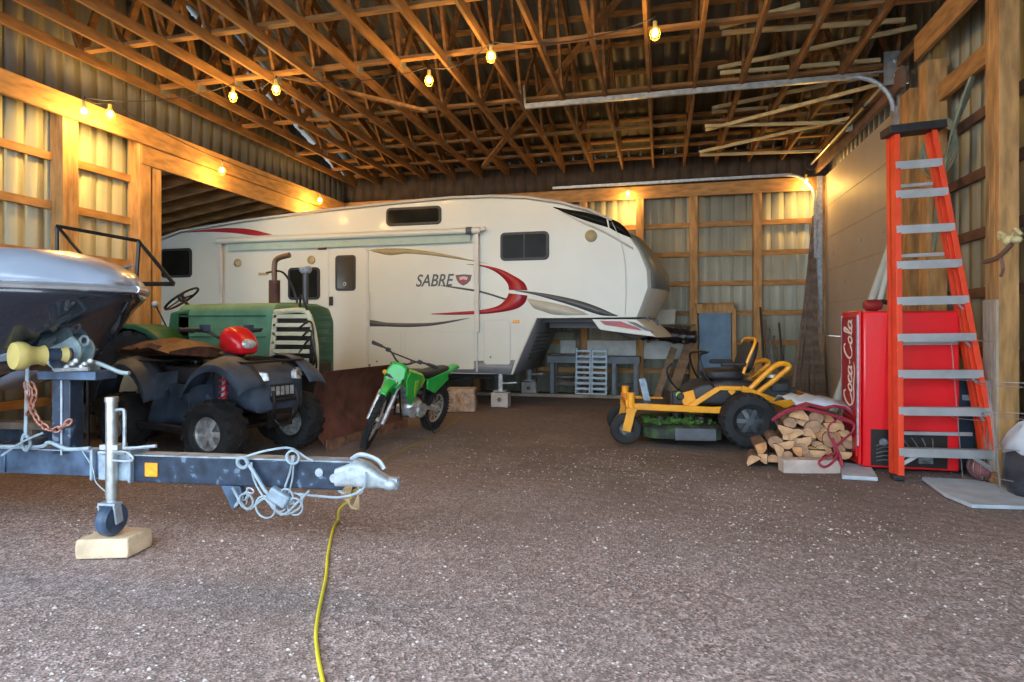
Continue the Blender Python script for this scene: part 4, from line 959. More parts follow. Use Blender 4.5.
MB().box((1.05, 0, .44), (.50, .56, .02)).box((.82, 0, .52), (.03, .56, .16)).build('footplate', blackm, mo, bevel=.006)
# bodywork
m = MB(); m.loft([[V((x, u, (z0+z1)/2+v)) for u, v in rrect(wd*2, z1-z0, .05)] for x, wd, z0, z1 in ((.66, .27, .46, .60), (.5, .33, .45, .70), (.2, .34, .45, .76), (-.1, .33, .48, .74), (-.2, .3, .5, .70))]); m.build('body_pod', blackp, mo)
MB().box((.62, .30, .50), (.16, .03, .22), roty(.3)).build('yellow_bracket', mow_y, mo, bevel=.01)
MB().cyl((.72, .295, .55), (.72, .32, .55), .045).box((.74, .26, .53), (.14, .08, .16)).build('front_pod', blackp, mo, bevel=.02)
MB().cyl((.74, .302, .57), (.74, .312, .57), .035, 10).build('green_sticker', yellow_k, mo)
MB().box((.16, .385, .62), (.06, .01, .06), roty(.78)).build('badge', mow_y, mo)
MB().box((-.08, .35, .60), (.12, .01, .07)).build('panel_plate', tr_blue2, mo)
# seat
m = MB(); m.loft([[V((x, u, (z0+z1)/2+v)) for u, v in rrect(wd*2, z1-z0, .04)] for x, wd, z0, z1 in ((.42, .20, .76, .82), (.36, .25, .74, .86), (.1, .26, .74, .86), (-.06, .24, .74, .88))]); m.build('seat', blackp, mo, sub=1)
m = MB(); m.loft([[V((-.04-(z-.8)*.30+v, u, z)) for u, v in rrect(wd*2, .11, .04)] for z, wd in ((.80, .22), (.9, .26), (1.05, .26), (1.16, .22), (1.20, .16))]); bs = m.build('seat_back', blackp, mo, sub=1)
MB().tube(crv([(.0, .27, .82), (-.05, .28, .98), (-.13, .27, 1.17), (-.15, .18, 1.22), (-.15, -.18, 1.22), (-.13, -.27, 1.17)], 5), .018, 8).build('seat_piping', mow_y, bs)
for s in (-1, 1): MB().box((.12, s*.30, .93), (.28, .06, .05)).build('armrest', blackp, mo, bevel=.015)
for s in (-1, 1): MB().tube(crv([(.30, s*.34, .60), (.44, s*.34, .80), (.50, s*.30, 1.02), (.40, s*.20, 1.06), (.36, s*.08, 1.06)], 5), .014, 8).build('lap_bar', blackm, mo)
MB().tube(crv([(.66, .2, .55), (.82, .2, .72), (.86, .2, .85), (.80, .2, .93)], 4), .012, 6).build('hydraulic_hose', blackm, mo)
# engine
m = MB(); m.box((-.42, 0, .58), (.38, .44, .16)).cyl((-.42, 0, .62), (-.42, 0, .76), .17, 20); m.box((-.42, .2, .66), (.2, .12, .1)); m.build('engine', mat('dark_engine', (.04, .05, .055), .5, metal=.3, var=.4), mo, bevel=.015)
MB().cyl((-.42, 0, .76), (-.42, 0, .79), .12, 20).build('engine_fan_screen', galv, mo)
MB().cyl((-.6, -.2, .48), (-.6, .2, .48), .05).build('muffler', rust, mo)
MB().bar((1.05, -.1, .42), (1.12, -.1, .72), .03, .08).build('deck_lift_pedal', tr_blue2, mo)
# ================================================================ BOAT TRAILER
TA = math.radians(6)
tj = W(-2.42, 3.70)
tl = thing('boat_trailer', 'dusty blue boat trailer with long tongue, winch post and jack wheel', 'trailer', tj, TA)
# local: x toward coupler (right), y away; z up
BZ = .517
def LX(px, Z): # local x of a pixel column at roughly depth Z
    p = W((px-512)/F*Z, Z)-tj; return p.x*math.cos(TA)+p.y*math.sin(TA)
m = MB(); m.box((.82, 0, BZ-.02), (1.42, .10, .16)); m.build('tongue_beam', tr_navy, tl, bevel=.008)
m = MB(); m.box((-2.6, 0, BZ), (5.0, .10, .15)); m.box((-.75, -.056, BZ), (.012, .01, .14)); m.build('main_beam', tr_blue, tl, bevel=.008)
m = MB(); m.box((.02, -.005, BZ-.002), (.21, .13, .175)); m.box((.13, 0, BZ), (.02, .16, .2)); m.box((-.13, 0, BZ), (.02, .15, .19)); m.build('hinge_sleeve', tr_blue2, tl, bevel=.006)
MB().box((.82, 0, BZ+.064), (1.42, .105, .008)).box((-1.5, 0, BZ+.079), (2.7, .105, .006)).build('top_edge', tr_blue2, tl)
MB().box((.26, -.054, BZ-.02), (.085, .012, .085)).build('amber_reflector', amber, tl, bevel=.006)
MB().cyl((1.42, -.05, BZ-.03), (1.42, -.062, BZ-.03), .026).cyl((1.33, -.05, BZ+.0), (1.33, -.062, BZ+.0), .024).build('bolt_head', galv_w, tl)
# coupler
def crs(x, hw, z0, z1): return [V((x, u, (z0+z1)/2+v)) for u, v in rrect(hw*2, z1-z0, min(hw, (z1-z0)/2)*.6)]
m = MB(); m.loft([crs(1.42, .062, BZ-.085, BZ+.03), crs(1.54, .068, BZ-.085, BZ+.075), crs(1.60, .062, BZ-.09, BZ+.055), crs(1.67, .05, BZ-.085, BZ-.0), crs(1.73, .042, BZ-.09, BZ-.03)])
m.build('coupler', mat('scuffed_pale_steel', (.36, .41, .44), .5, metal=.3, var=.3, scale=20), tl, bevel=.004)
MB().ball((1.74, 0, BZ-.065), (.055, .05, .04)).box((1.76, 0, BZ-.06), (.05, .05, .06)).build('ball_socket', galv_w, tl)
MB().tube(crv([(1.50, .0, BZ+.07), (1.56, 0, BZ+.10), (1.66, 0, BZ+.07), (1.70, 0, BZ+.02)], 4), .014, 6).build('coupler_latch', galv_w, tl)
# jack
jm = MB(); jm.cyl((.0, -.095, .33), (.0, -.095, BZ+.40), .032, 14); jm.cyl((0, -.095, BZ+.39), (0, -.095, BZ+.42), .038, 14); jm.box((0, -.08, BZ+.12), (.12, .08, .03))
jk = jm.build('jack_tube', galv, tl)
MB().cyl((0, -.095, .24), (0, -.095, .36), .026, 12).build('jack_leg', galv_w, jk)
MB().tube(crv([(.03, -.095, BZ+.34), (.075, -.10, BZ+.345), (.09, -.10, BZ+.32), (.09, -.10, BZ+.14), (.10, -.10, BZ+.115), (.30, -.10, BZ+.135)], 3), .010, 6).build('crank_handle', galv_w, jk)
MB().tube(crv([(.02, -.11, BZ+.09), (.12, -.13, BZ+.10), (.17, -.13, BZ+.07), (.15, -.13, BZ+.045), (.03, -.12, BZ+.045)], 3), .007, 6).build('pull_pin', galv_w, jk)
MB().tube([(-.09, -.09, BZ+.08), (.09, -.09, BZ+.085)], .012, 6).build('locking_bar', galv_w, jk)
cy_, cz_ = -.095, .185
MB().bar((-.052, cy_-.02, .30), (-.052, cy_-.0, cz_), .012, .05, up=(0, 1, 0)).bar((.052, cy_-.02, .30), (.052, cy_, cz_), .012, .05, up=(0, 1, 0)).box((0, cy_-.01, .30), (.115, .06, .015)).build('caster_fork', galv_w, jk)
MB().lathe([(.02, -.035), (.085, -.038), (.098, -.02), (.098, .02), (.085, .038), (.02, .035)], (0, cy_, cz_+.02), (1, 0, 0), 24).build('jack_wheel', tr_blue, jk)
for ob in [jk]+list(jk.children): ob.data.transform(Matrix.Translation((.03, 0, 0)))
blk = MB((tj.x, tj.y, 0)); Rb = rotz(TA+.12)
q = [(-.14, -.13, 0), (.15, -.10, 0), (.17, .10, 0), (-.12, .13, 0)]
blk.loft([[tj+Rb @ V((x*k, y*k-.05, z)) for x, y, _ in q] for z, k in ((-.01, 1.0), (.05, 1.03), (.095, 1.0), (.105, .96))])
tag(blk.build('stone_block', conc_p, bevel=.006), 'pale peach stone block under the trailer jack wheel', 'block')
# winch post
wx = -.36
m = MB(); m.box((wx, 0, BZ+.30), (.13, .10, .50)); m.build('winch_post', tr_navy, tl, bevel=.006)
m = MB(); m.box((wx+.09, -.02, BZ+.545), (.40, .17, .055)); m.build('winch_platform', tr_blue, tl, bevel=.005)
MB().box((wx+.01, -.052, BZ+.28), (.012, .01, .46)).build('edge_strip', galv_w, tl)
m = MB()
wc = V((wx+.0, -.04, BZ+.69))
WA = V((.26, -.97, 0)); m.lathe([(.0, -.012), (.108, -.012), (.115, -.004), (.115, .012), (.108, .018), (.0, .018)], wc, WA, 28)
m.lathe([(.0, -.012), (.104, -.012), (.11, -.004), (.11, .012), (0, .018)], wc-WA*.15, WA, 28)
m.cyl(wc, wc-WA*.15, .055); m.box(wc+V((.07, .03, -.1)), (.22, .12, .04))
wn = m.build('winch_drum', mat('pale_zinc_winch', (.34, .46, .50), .4, metal=.5, var=.25, scale=15), tl)
MB().cyl(wc, wc+WA*.04, .03).torus(wc+V((.008, -.013, 0)), WA, .08, .006, 24, 6).build('winch_gear', galv_w, wn)
MB().tube(crv([wc+V((.20, -.02, -.06)), wc+V((.30, -.05, -.07)), wc+V((.46, -.07, -.12)), wc+V((.52, -.07, -.125))], 4), .013, 6).build('winch_handle', mat('green_grey_handle', (.28, .36, .38), .4, metal=.3), wn)
m = MB(); 
for k in range(6): m.ball(wc+V((.12+.03*k, -.09+.01*(k % 2), -.09+.018*(k % 3))), (.018, .014, .016), 8, 6)
m.tube([wc+V((.05, -.10, -.11)), wc+V((.28, -.10, -.10))], .012, 6); m.build('ratchet_parts', silver, wn)
# bow roller on its arm
rc0 = V((-.31, -.28, BZ+.675))
m = MB(); m.bar((wx+.05, -.08, BZ+.58), rc0+V((.04, .10, -.03)), .05, .05); m.cyl(rc0, rc0+V((.07, .18, .0)), .038); m.build('roller_arm', tr_blue, tl)
ra_ = V((-.36, -.93, .02)).normalized()
MB().lathe([(.02, 0), (.075, .0), (.082, .02), (.08, .05), (.055, .085), (.05, .12), (.06, .15), (.04, .16)], rc0+V((-.035, -.09, .0)), -ra_, 24).lathe([(.03, 0), (.035, 0), (.05, .03), (.03, .05)], rc0+V((.055, .12, 0)), -ra_, 16).build('bow_roller', yel_r, tl)
# chains & straps
def chain(pts, r, wr, name, m_, par, n=None):
    L_ = [(pts[i+1]-pts[i]).length for i in range(len(pts)-1)]; tot = sum(L_); n = n or int(tot/(r*2.6)); mb = MB()
    for k in range(n):
        s = tot*(k+.5)/n; i = 0
        while i < len(L_)-1 and s > L_[i]: s -= L_[i]; i += 1
        c = pts[i].lerp(pts[i+1], s/max(L_[i], 1e-6)); d = (pts[i+1]-pts[i]).normalized(); a, b_ = perp(d); nrm = a if k % 2 else b_; sd = nrm.cross(d)
        mb.tube([c+d*math.cos(t)*r*1.7+sd*math.sin(t)*r for t in [2*PI*j/10 for j in range(10)]], wr, 5, closed=True)
    return mb.build(name, m_, par)
chain(crv([V((wx-.20, -.09, BZ+.50)), V((wx-.17, -.09, BZ+.36)), V((wx-.10, -.09, BZ+.25)), V((wx-.0, -.09, BZ+.21)), V((wx+.10, -.08, BZ+.27))], 4), .016, .006, 'safety_chain', chain_r, tl)
chain(crv([V((wx-.17, -.09, BZ+.50)), V((wx-.14, -.09, BZ+.42)), V((wx-.19, -.09, BZ+.30))], 4), .016, .006, 'safety_chain', chain_r, tl)
m = MB(); m.bar((wx-.19, -.09, BZ+.62), (wx-.205, -.09, BZ+.16), .022, .006, up=(0, 1, 0)); m.tube(crv([(wx-.21, -.09, BZ+.18), (wx-.17, -.09, BZ+.13), (wx-.2, -.09, BZ+.08), (wx-.23, -.09, BZ+.12)], 4, True), .010, 6, closed=True); m.build('bow_strap_hook', strap_m, tl)
m = MB(); m.tube(crv([(-.9, -.1, BZ+.1), (-.5, -.07, BZ+.10), (-.42, -.07, BZ+.13), (-.3, -.06, BZ+.09), (-.15, -.06, BZ+.10)], 5), .012, 6); m.tube(crv([(-.2, -.06, BZ+.08), (-.12, -.07, BZ-.02), (-.10, -.07, BZ-.1), (-.03, -.07, BZ-.16)], 4), .004, 5)
m.tube(crv([(-.7, -.12, BZ+.05), (-.55, -.12, BZ+.14), (-.45, -.08, BZ+.19)], 4), .007, 5); m.build('wiring', strap_m, tl)
TX = lambda x: .36+.8*x
# tangled straps, cables and plug hanging from the tongue
m = MB(); y_ = -.075
m.tube(crv([(TX(.45), -.06, BZ+.07), (TX(.62), y_, BZ+.075), (TX(.72), y_, BZ+.10), (TX(.84), y_, BZ+.125), (TX(1.0), y_, BZ+.14), (TX(1.12), y_, BZ+.09), (TX(1.18), y_, BZ+.07)], 4), .007, 6)
m.tube(crv([(TX(.66), y_, BZ+.06), (TX(.74), y_-.01, BZ-.02), (TX(.84), y_-.01, BZ-.13), (TX(.95), y_, BZ-.18), (TX(1.04), y_, BZ-.17)], 4), .011, 6)
m.tube(crv([(TX(.70), y_, BZ+.05), (TX(.72), y_, BZ-.05), (TX(.82), y_-.02, BZ-.15), (TX(.96), y_-.02, BZ-.235), (TX(1.08), y_-.02, BZ-.2), (TX(1.10), y_-.01, BZ-.14), (TX(1.05), y_, BZ-.12)], 5), .006, 5)
m.tube(crv([(TX(1.02), y_, BZ+.10), (TX(1.0), y_, BZ), (TX(.96), y_, BZ-.1), (TX(1.0), y_, BZ-.15)], 4), .006, 5); m.tube(crv([(TX(1.03), y_, BZ+.10), (TX(1.02), y_, BZ-.03), (TX(.99), y_, BZ-.12)], 4), .005, 5)
m.tube(crv([(TX(1.03), y_, BZ-.12), (TX(1.2), y_, BZ-.13), (TX(1.4), y_, BZ-.13), (TX(1.55), y_, BZ-.08), (TX(1.58), y_-.01, BZ+.02)], 5), .007, 5)
for (cx2, cz2, rr_) in ((.90, BZ-.17, .045), (1.02, BZ-.2, .065), (1.10, BZ-.17, .055), (1.20, BZ-.19, .05), (1.15, BZ-.13, .04)): m.torus((cx2, y_-.02, cz2), (.1, 1, .1), rr_, .006, 24, 6)
m.tube(crv([(.80, y_, BZ-.10), (.90, y_-.01, BZ-.22), (1.02, y_-.02, BZ-.15), (1.12, y_-.02, BZ-.24), (1.22, y_-.01, BZ-.16), (1.28, y_, BZ-.10)], 5), .008, 6); m.torus((TX(1.03), y_-.012, BZ+.09), (0, 1, 0), .038, .008, 24, 6); m.torus((TX(.64), y_-.012, BZ+.05), (0, 1, .2), .032, .011, 20, 6)
m.build('tangled_cables', strap_m, tl)
MB().box((TX(.93), y_-.02, BZ-.14), (.13, .05, .08), roty(.5)).build('wiring_plug', tr_blue2, tl, bevel=.012)
m = MB(); m.ext([(TX(.42), -.04, BZ-.10), (TX(.58), -.04, BZ-.10), (TX(.62), -.04, BZ-.19), (TX(.52), -.04, BZ-.25), (TX(.46), -.04, BZ-.16)], (0, .05, 0)); m.build('safety_hook_plate', tr_blue, tl, bevel=.008)
chain(crv([V((TX(.56), -.06, BZ-.22)), V((TX(.62), -.06, BZ-.15)), V((TX(.68), -.06, BZ-.12)), V((TX(.62), -.06, BZ-.21))], 4), .014, .005, 'tongue_chain', galv_w, tl)
chain(crv([V((TX(1.36), -.06, BZ-.10)), V((TX(1.46), -.06, BZ-.12)), V((TX(1.54), -.06, BZ-.09))], 4), .012, .004, 'tongue_chain', galv_w, tl)
# rest of trailer under the boat
m = MB()
for x in (-1.2, -2.8, -3.75): m.box((x, 0, BZ-.03), (.08, 2.0 if x < -2 else 1.3, .10))
m.box((-2.6, .92, BZ-.03), (2.6, .07, .10)).box((-2.6, -.92, BZ-.03), (2.6, .07, .10)); m.build('cross_members', tr_blue, tl, bevel=.006)
m = MB()
for s in (-1, 1): m.box((-2.5, s*.55, BZ+.12), (2.9, .10, .05))
for s in (-1, 1):
    for x in (-1.2, -2.8, -3.75): m.box((x, s*.55, BZ+.05), (.05, .05, .12))
m.build('bunks', wood_old, tl)
for s in (-1, 1): wheel('trailer_wheel', tl, (0, 0, 0), (-3.0, s*1.05, .33), (0, 1, 0), .33, .20, .19)
m = MB(); m.cyl((-3.0, -1.0, .33), (-3.0, 1.0, .33), .03); m.box((-3.0, .9, .42), (.5, .05, .1)).box((-3.0, -.9, .42), (.5, .05, .1)); m.build('axle', tr_blue, tl)
for s in (-1, 1):
    rg = [[V((-3.0+.42*math.cos(a), s*1.05+yy, .33+.42*math.sin(a))) for a in [PI*k/12 for k in range(13)]] for yy in (-.13, .13)]
    MB().loft(rg, cap=False, closed=False).build('mudguard', tr_blue, tl, solid=.008)
m = MB(); m.tube(crv([(-.62, -.35, BZ+.12), (-.9, -.36, BZ+.20), (-1.2, -.37, BZ+.21), (-1.5, -.37, BZ+.1), (-1.6, -.37, BZ)], 5), .045, 8); m.build('front_step_arm', tr_blue, tl)

# ================================================================ BOAT
# bow tip in local trailer frame
bt = P(136, 291, 3.72); btl = bt-tj; tipx = btl.x*math.cos(TA)+btl.y*math.sin(TA)
bo = thing('motor_boat', 'white and dark navy motor boat bow resting on the trailer roller', 'boat', tj, TA)
LB = 4.3
def hb_(u): return 1.12*(1-(1-min(1, u/.42))**2.1)**.75 if u < .42 else 1.12    # half beam at rail
def rail(u): return 1.575+.0*u
def chine(u): h = 1.0*(1-(1-min(1, u/.5))**1.8)**.9 if u < .5 else 1.0; return h*.92, 1.30-.42*min(1, u/.35)
def keel(u): 
    pts = [(0, 1.56), (.05, 1.42), (.10, 1.27), (.18, 1.10), (.3, .95), (.45, .84), (1, .78)]
    for (a, za), (b, zb2) in zip(pts, pts[1:]):
        if u <= b: return za+(zb2-za)*(u-a)/(b-a)
us = [0, .015, .04, .07, .10, .14, .18, .24, .3, .38, .5, .7, 1.0]
def ringof(u, parts):
    x = tipx-LB*u; hb2 = hb_(u); cb_, cz2 = chine(u); kz = keel(u); cz2 = max(cz2, kz+.01); cz2 = min(cz2, rail(u)-.02)
    if u == 0: hb2, cb_, cz2, kz = .012, .006, 1.55, 1.54
    if parts == 'hull':
        h = [(hb2, rail(u)), (hb2*.97, rail(u)-.04), (hb2*.55+cb_*.45, (rail(u)+cz2)/2), (cb_, cz2), (cb_*.9, cz2-.01), (cb_*.45, (cz2+kz)/2-.01), (0, kz)]
        return [V((x, -a, z)) for a, z in h]+[V((x, a, z)) for a, z in reversed(h[:-1])]
    zd = rail(u)+.05+.17*min(1, (u/.10))**.7+.07*min(1, u/.4)
    h = [(hb2*1.01, rail(u)+.03), (hb2*.97, rail(u)+.09*min(1, u*9+.2)), (hb2*.8, rail(u)+(zd-rail(u))*.72), (hb2*.5, zd-.01), (0, zd+.02*min(1, u*6))]
    return [V((x, -a, z)) for a, z in h]+[V((x, a, z)) for a, z in reversed(h[:-1])]
MB().loft([ringof(u, 'hull') for u in us], closed=False, cap=False).build('hull', hull_d, bo, ang=50, solid=.01)
MB().loft([ringof(u, 'deck') for u in us], closed=False, cap=False).build('deck', hull_w, bo, ang=60, solid=.01)
MB().loft([ringof(1.0, 'hull'), [p+V((-.02, 0, 0)) for p in ringof(1.0, 'hull')]], closed=True).build('transom', hull_w, bo)
for s in (-1, 1):
    q = [V((tipx-LB*u+(.02 if u == 0 else 0), s*(hb_(u)+.006 if u else 0), rail(u)+.012)) for u in us]
    MB().tube(q, .024, 8).build('rub_rail', mat('polished_rub_rail', (.55, .58, .62), .15, metal=.7, var=.2), bo)
# pale lower hull band near the keel
def band(u0, u1, f0_, f1_, m_, nm, s):
    rg = []
    for k in range(9):
        u = u0+(u1-u0)*k/8; x = tipx-LB*u; cb_, cz2 = chine(u); kz = keel(u); cz2 = max(cz2, kz+.01)
        pt = lambda f: V((x, s*(cb_*.9*f+.012), (kz+(cz2-.01-kz)*f)-.018)); rg.append([pt(f0_), pt((f0_+f1_)/2), pt(f1_)])
    MB().loft(rg, closed=False, cap=False).build(nm, m_, bo, solid=.006)
for s in (-1, 1): band(.12, .95, .02, .85, hull_w, 'lower_hull_band', s)
# bow eye, bow light, deck line
MB().torus((tipx-.33, 0, 1.27), (0, 1, 0), .03, .008, 16, 6).build('bow_eye', galv_w, bo)
MB().box((tipx-.26, 0, rail(0)+.13), (.08, .05, .05)).build('bow_light', silver, bo, bevel=.01)
for s in (-1, 1):
    MB().tube([V((tipx-LB*u, s*hb_(u)*.86, rail(u)+.02+.16*min(1, (u/.10))**.7+.04)) for u in us[4:]], .008, 6).build('deck_stripe', mat('deck_line', (.16, .20, .28), .4), bo)
m = MB(); m.loft([[V((tipx-2.2-.25*k, y, 1.80+.4*k)) for y in (-.8+.08*k, -.3, .3, .8-.08*k)] for k in (0, 1)], closed=False, cap=False); m.build('windscreen', glass_d, bo, solid=.01)
for px_, col_ in ((.2, 0), (.26, 0)): pass
# black tube frame behind the boat
YK = 4.55
kr = [P(a, b, 6.1) for a, b in ((57, 226), (139, 241), (174, 284), (136, 283), (84, 258), (62, 255))]
t = thing('tube_rack', 'black steel tube gate frame standing between the boat and the left wall', 'rack', (kr[0].x, kr[0].y, 0))
o = V((kr[0].x, kr[0].y, 0))
f0_ = P(57, 226, 6.1); f1_ = P(139, 241, 6.1); f2 = P(174, 284, 6.15); f3 = P(136, 284, 6.1); f4 = P(88, 262, 5.9)
MB(o).tube([f0_, f1_], .02, 6).tube([f1_, f2], .02, 6).tube([f2, f3], .025, 6).tube([f3, f1_], .02, 6).tube([f0_, f4], .016, 6).build('top_frame', blackm, t)
MB(o).tube([f0_, V((f0_.x, f0_.y, 0))], .018, 6).build('leg', blackm, t)
MB(o).tube([f4, V((f4.x, f4.y, 0))], .018, 6).build('leg', blackm, t)
MB(o).tube([f4, f3], .018, 6).build('lower_rail', blackm, t)
MB(o).tube([V((f0_.x, f0_.y, .9)), V((f4.x, f4.y, .9))], .016, 6).build('cross_bar', blackm, t)

# ================================================================ VENDING MACHINE
vx, vy, vw, vd, vh = 1.82, 6.33, .83, .56, 1.50
vm = thing('vending_machine', 'bright red vending machine with white script lettering behind the step ladder', 'vending machine', (vx, vy, 0))
o = V((vx, vy, 0))
MB(o).box((vx+vw/2+.02, vy+vd/2, vh/2+.02), (vw-.03, vd, vh-.02)).build('cabinet', coke, vm, bevel=.02)
MB(o).box((vx+.012, vy+vd/2, vh/2+.03), (.03, vd-.02, vh-.03)).build('front_frame', coke, vm, bevel=.01)
MB(o).box((vx-.008, vy+vd/2, 1.0), (.012, vd-.10, .92)).build('sign_panel', coke_d, vm, bevel=.004)
MB(o).box((vx-.006, vy+.02, .85), (.014, .02, 1.25)).box((vx-.006, vy+vd-.02, .85), (.014, .02, 1.25)).build('chrome_edge', galv_w, vm)
MB(o).box((vx-.005, vy+vd/2, .30), (.012, vd-.1, .36)).build('lower_panel', coke, vm, bevel=.004)
MB(o).box((vx+.30, vy-.004, .80), (.012, .01, 1.36)).box((vx+.34, vy-.004, .80), (.006, .01, 1.36)).build('side_seam', mat('pale_red_edge', (.8, .25, .22), .3), vm)
# compressor opening
ox0, ox1 = vx+.10, vx+.73
MB(o).box(((ox0+ox1)/2, vy-.006, .225), (ox1-ox0, .012, .34)).build('vent_opening', blackm, vm)
cf = MB(o)
for k in range(5): cf.tube(crv([(ox0+.04, vy-.018, .10+k*.035), (ox0+.12, vy-.02, .115+k*.04), (ox0+.20, vy-.018, .09+k*.045)], 3), .005, 4)
cf.cyl((ox0+.10, vy-.03, .28), (ox0+.10, vy-.008, .28), .035, 12)
for k in range(4): cf.tube(crv([(ox0+.26+k*.08, vy-.018, .09+.03*(k % 2)), (ox0+.33+k*.06, vy-.02, .2+.02*k), (ox0+.25+k*.085, vy-.018, .33)], 4), .006, 5)
cf.box((ox0+.45, vy-.015, .14), (.12, .014, .09)); cf.build('compressor_parts', mat('dull_machine_grey', (.16, .19, .20), .5, metal=.4, var=.5, scale=20), vm)
# script lettering: strokes in (u along text, v up)
G_ = {
 'C': (.80, [[(.74, .78), (.60, .98), (.34, .92), (.12, .62), (.06, .30), (.20, .04), (.46, .02), (.74, .22)]]),
 'o': (.46, [[(.24, .46), (.08, .34), (.06, .12), (.20, .0), (.36, .10), (.38, .32), (.26, .46), (.20, .40)]]),
 'c': (.42, [[(.36, .36), (.26, .46), (.10, .36), (.05, .14), (.18, .0), (.42, .12)]]),
 'a': (.50, [[(.36, .40), (.24, .46), (.08, .34), (.05, .10), (.18, .0), (.34, .16), (.40, .44), (.38, .10), (.50, .04)]]),
 '-': (.30, [[(.04, .26), (.26, .30)]]),
 'l': (.34, [[(.05, .06), (.26, .55), (.30, .92), (.18, .96), (.12, .6), (.14, .08), (.34, .06)]])}
def strokes(text, cx, cz, H_, L_):
    tot = sum(G_[c][0] for c in text); sc = L_/tot; u = 0; mb = MB(o)
    def mp(a, b): # text u -> up (z), text v -> +Y
        return V((vx-.016, cx-H_/2+b*H_, cz-L_/2+a*sc))
    for c in text:
        w_, ss = G_[c]
        for s in ss:
            pts = crv([(u+a+.12*b, b, 0) for a, b in s], 6); n_ = len(pts)
            rr = [.0085+.009*abs(math.sin(PI*i/n_*1.5)) for i in range(n_)]
            mb.tube([mp(p.x, p.y) for p in pts], rr, 6)
        u += w_
    sw_ = crv([(.15, -.02, 0), (.6, -.22, 0), (1.2, -.18, 0), (1.9, -.28, 0), (2.4, -.2, 0)], 6)
    mb.tube([mp(p.x, p.y) for p in sw_], [.006+.008*math.sin(PI*i/len(sw_)) for i in range(len(sw_))], 6)
    return mb
lt_ = strokes('Coca-Cola', vy+vd/2+.02, 1.0, .27, .86)
for p in lt_.v: p.x = vx-.014+(p.x-(vx-.016))*.15
lt_.build('script_lettering', white_p, vm)
MB(o).ball((vx+.05, vy+.2, vh-.0), (.02, .02, .01)).build('cabinet_bolt', silver, vm)
# things on top of machine
t = thing('power_tool', 'small dark red and black power tool lying on the vending machine', 'tool', (vx+.2, vy+.28, vh+.01))
MB().lathe([(.03, 0), (.055, .02), (.06, .12), (.04, .16)], (-.08, 0, .065), (1, 0, 0), 14).build('motor_housing', mat('dark_red_tool', (.25, .02, .02), .4), t)
MB().tube(crv([(-.02, 0, .07), (.1, .02, .10), (.2, .0, .06), (.22, -.02, .02)], 4), .025, 8).build('grip', blackp, t)

# ================================================================ STEP LADDER
bl, br = W(3.46, 5.36), W(4.27, 5.30); 
tlp, trp = P(893, 134, 5.62), P(934, 130, 5.58)
bl = P(897, 478, 5.36); br = P(1001, 481, 5.24); bl.z = max(.02, bl.z); br.z = .02; bl.z = .02
tp = thing('step_ladder', 'tall orange red fibreglass step ladder with aluminium steps and black cap', 'ladder', (bl.x, bl.y, 0))
o = V((bl.x, bl.y, 0)); vdir = W(0, 1).normalized()
fr = (bl-tlp).cross(br-trp).normalized()
ldn = (br-bl).cross(tlp-bl).normalized(); 
if ldn.dot(vdir) > 0: ldn = -ldn
for a, b_, nm in ((bl, tlp, 'left'), (br, trp, 'right')):
    sd = (br-bl).normalized()*(1 if nm == 'left' else -1)
    m = MB(o); m.bar(a, b_, .012, .085, up=ldn); m.bar(a+sd*.02+ldn*.037, b_+sd*.02+ldn*.037, .045, .012, up=ldn).bar(a+sd*.02-ldn*.037, b_+sd*.02-ldn*.037, .045, .012, up=ldn)
    m.build('rail', orange_f, tp, bevel=.002)
    MB(o).box(a+V((0, 0, .0)), (.09, .10, .045)).build('foot', blackp, tp, bevel=.01)
ys = (165, 195, 231, 267, 303, 339.5, 375, 411, 451)
for y in ys:
    t_ = (478-y)/(478-133.0); a = bl.lerp(tlp, t_); b_ = br.lerp(trp, t_)
    m = MB(o); m.bar(a, b_, .085, .022, up=(0, 0, 1)); m.bar(a+ldn*.045+V((0, 0, -.028)), b_+ldn*.045+V((0, 0, -.028)), .006, .075); m.bar(a-ldn*.045+V((0, 0, -.014)), b_-ldn*.045+V((0, 0, -.014)), .006, .042)
    st_ = m.build('step', alu, tp)
    if y > 300:
        dx = (b_-a).normalized()
        g_ = MB(o); g_.bar(a+dx*.02-V((0, 0, .11)), a+dx*.10-V((0, 0, .02)), .018, .004, up=ldn); g_.build('step_brace', galv_w, st_); g_ = MB(o); g_.bar(b_-dx*.02-V((0, 0, .11)), b_-dx*.10-V((0, 0, .02)), .018, .004, up=ldn); g_.build('step_brace', galv_w, st_)
a = bl.lerp(tlp, .075); b_ = br.lerp(trp, .075)
dx = (b_-a).normalized(); e_ = bl.lerp(tlp, .01)
MB(o).bar(a+dx*.02-V((0, 0, .14)), a+dx*.24, .035, .006, up=ldn).bar(b_-dx*.02-V((0, 0, .16)), b_-dx*.24, .035, .006, up=ldn).build('corner_brace', alu, tp)
cpc = (tlp+trp)/2; cdx = (trp-tlp).normalized()
MB(o).bar(tlp-cdx*.07+V((0, 0, .02)), trp+cdx*.06+V((0, 0, .03)), .20, .075).bar(tlp-cdx*.06+V((0, 0, .062))-ldn*.05, trp+cdx*.05+V((0, 0, .072))-ldn*.05, .05, .012).build('top_cap', blackp, tp, bevel=.012)
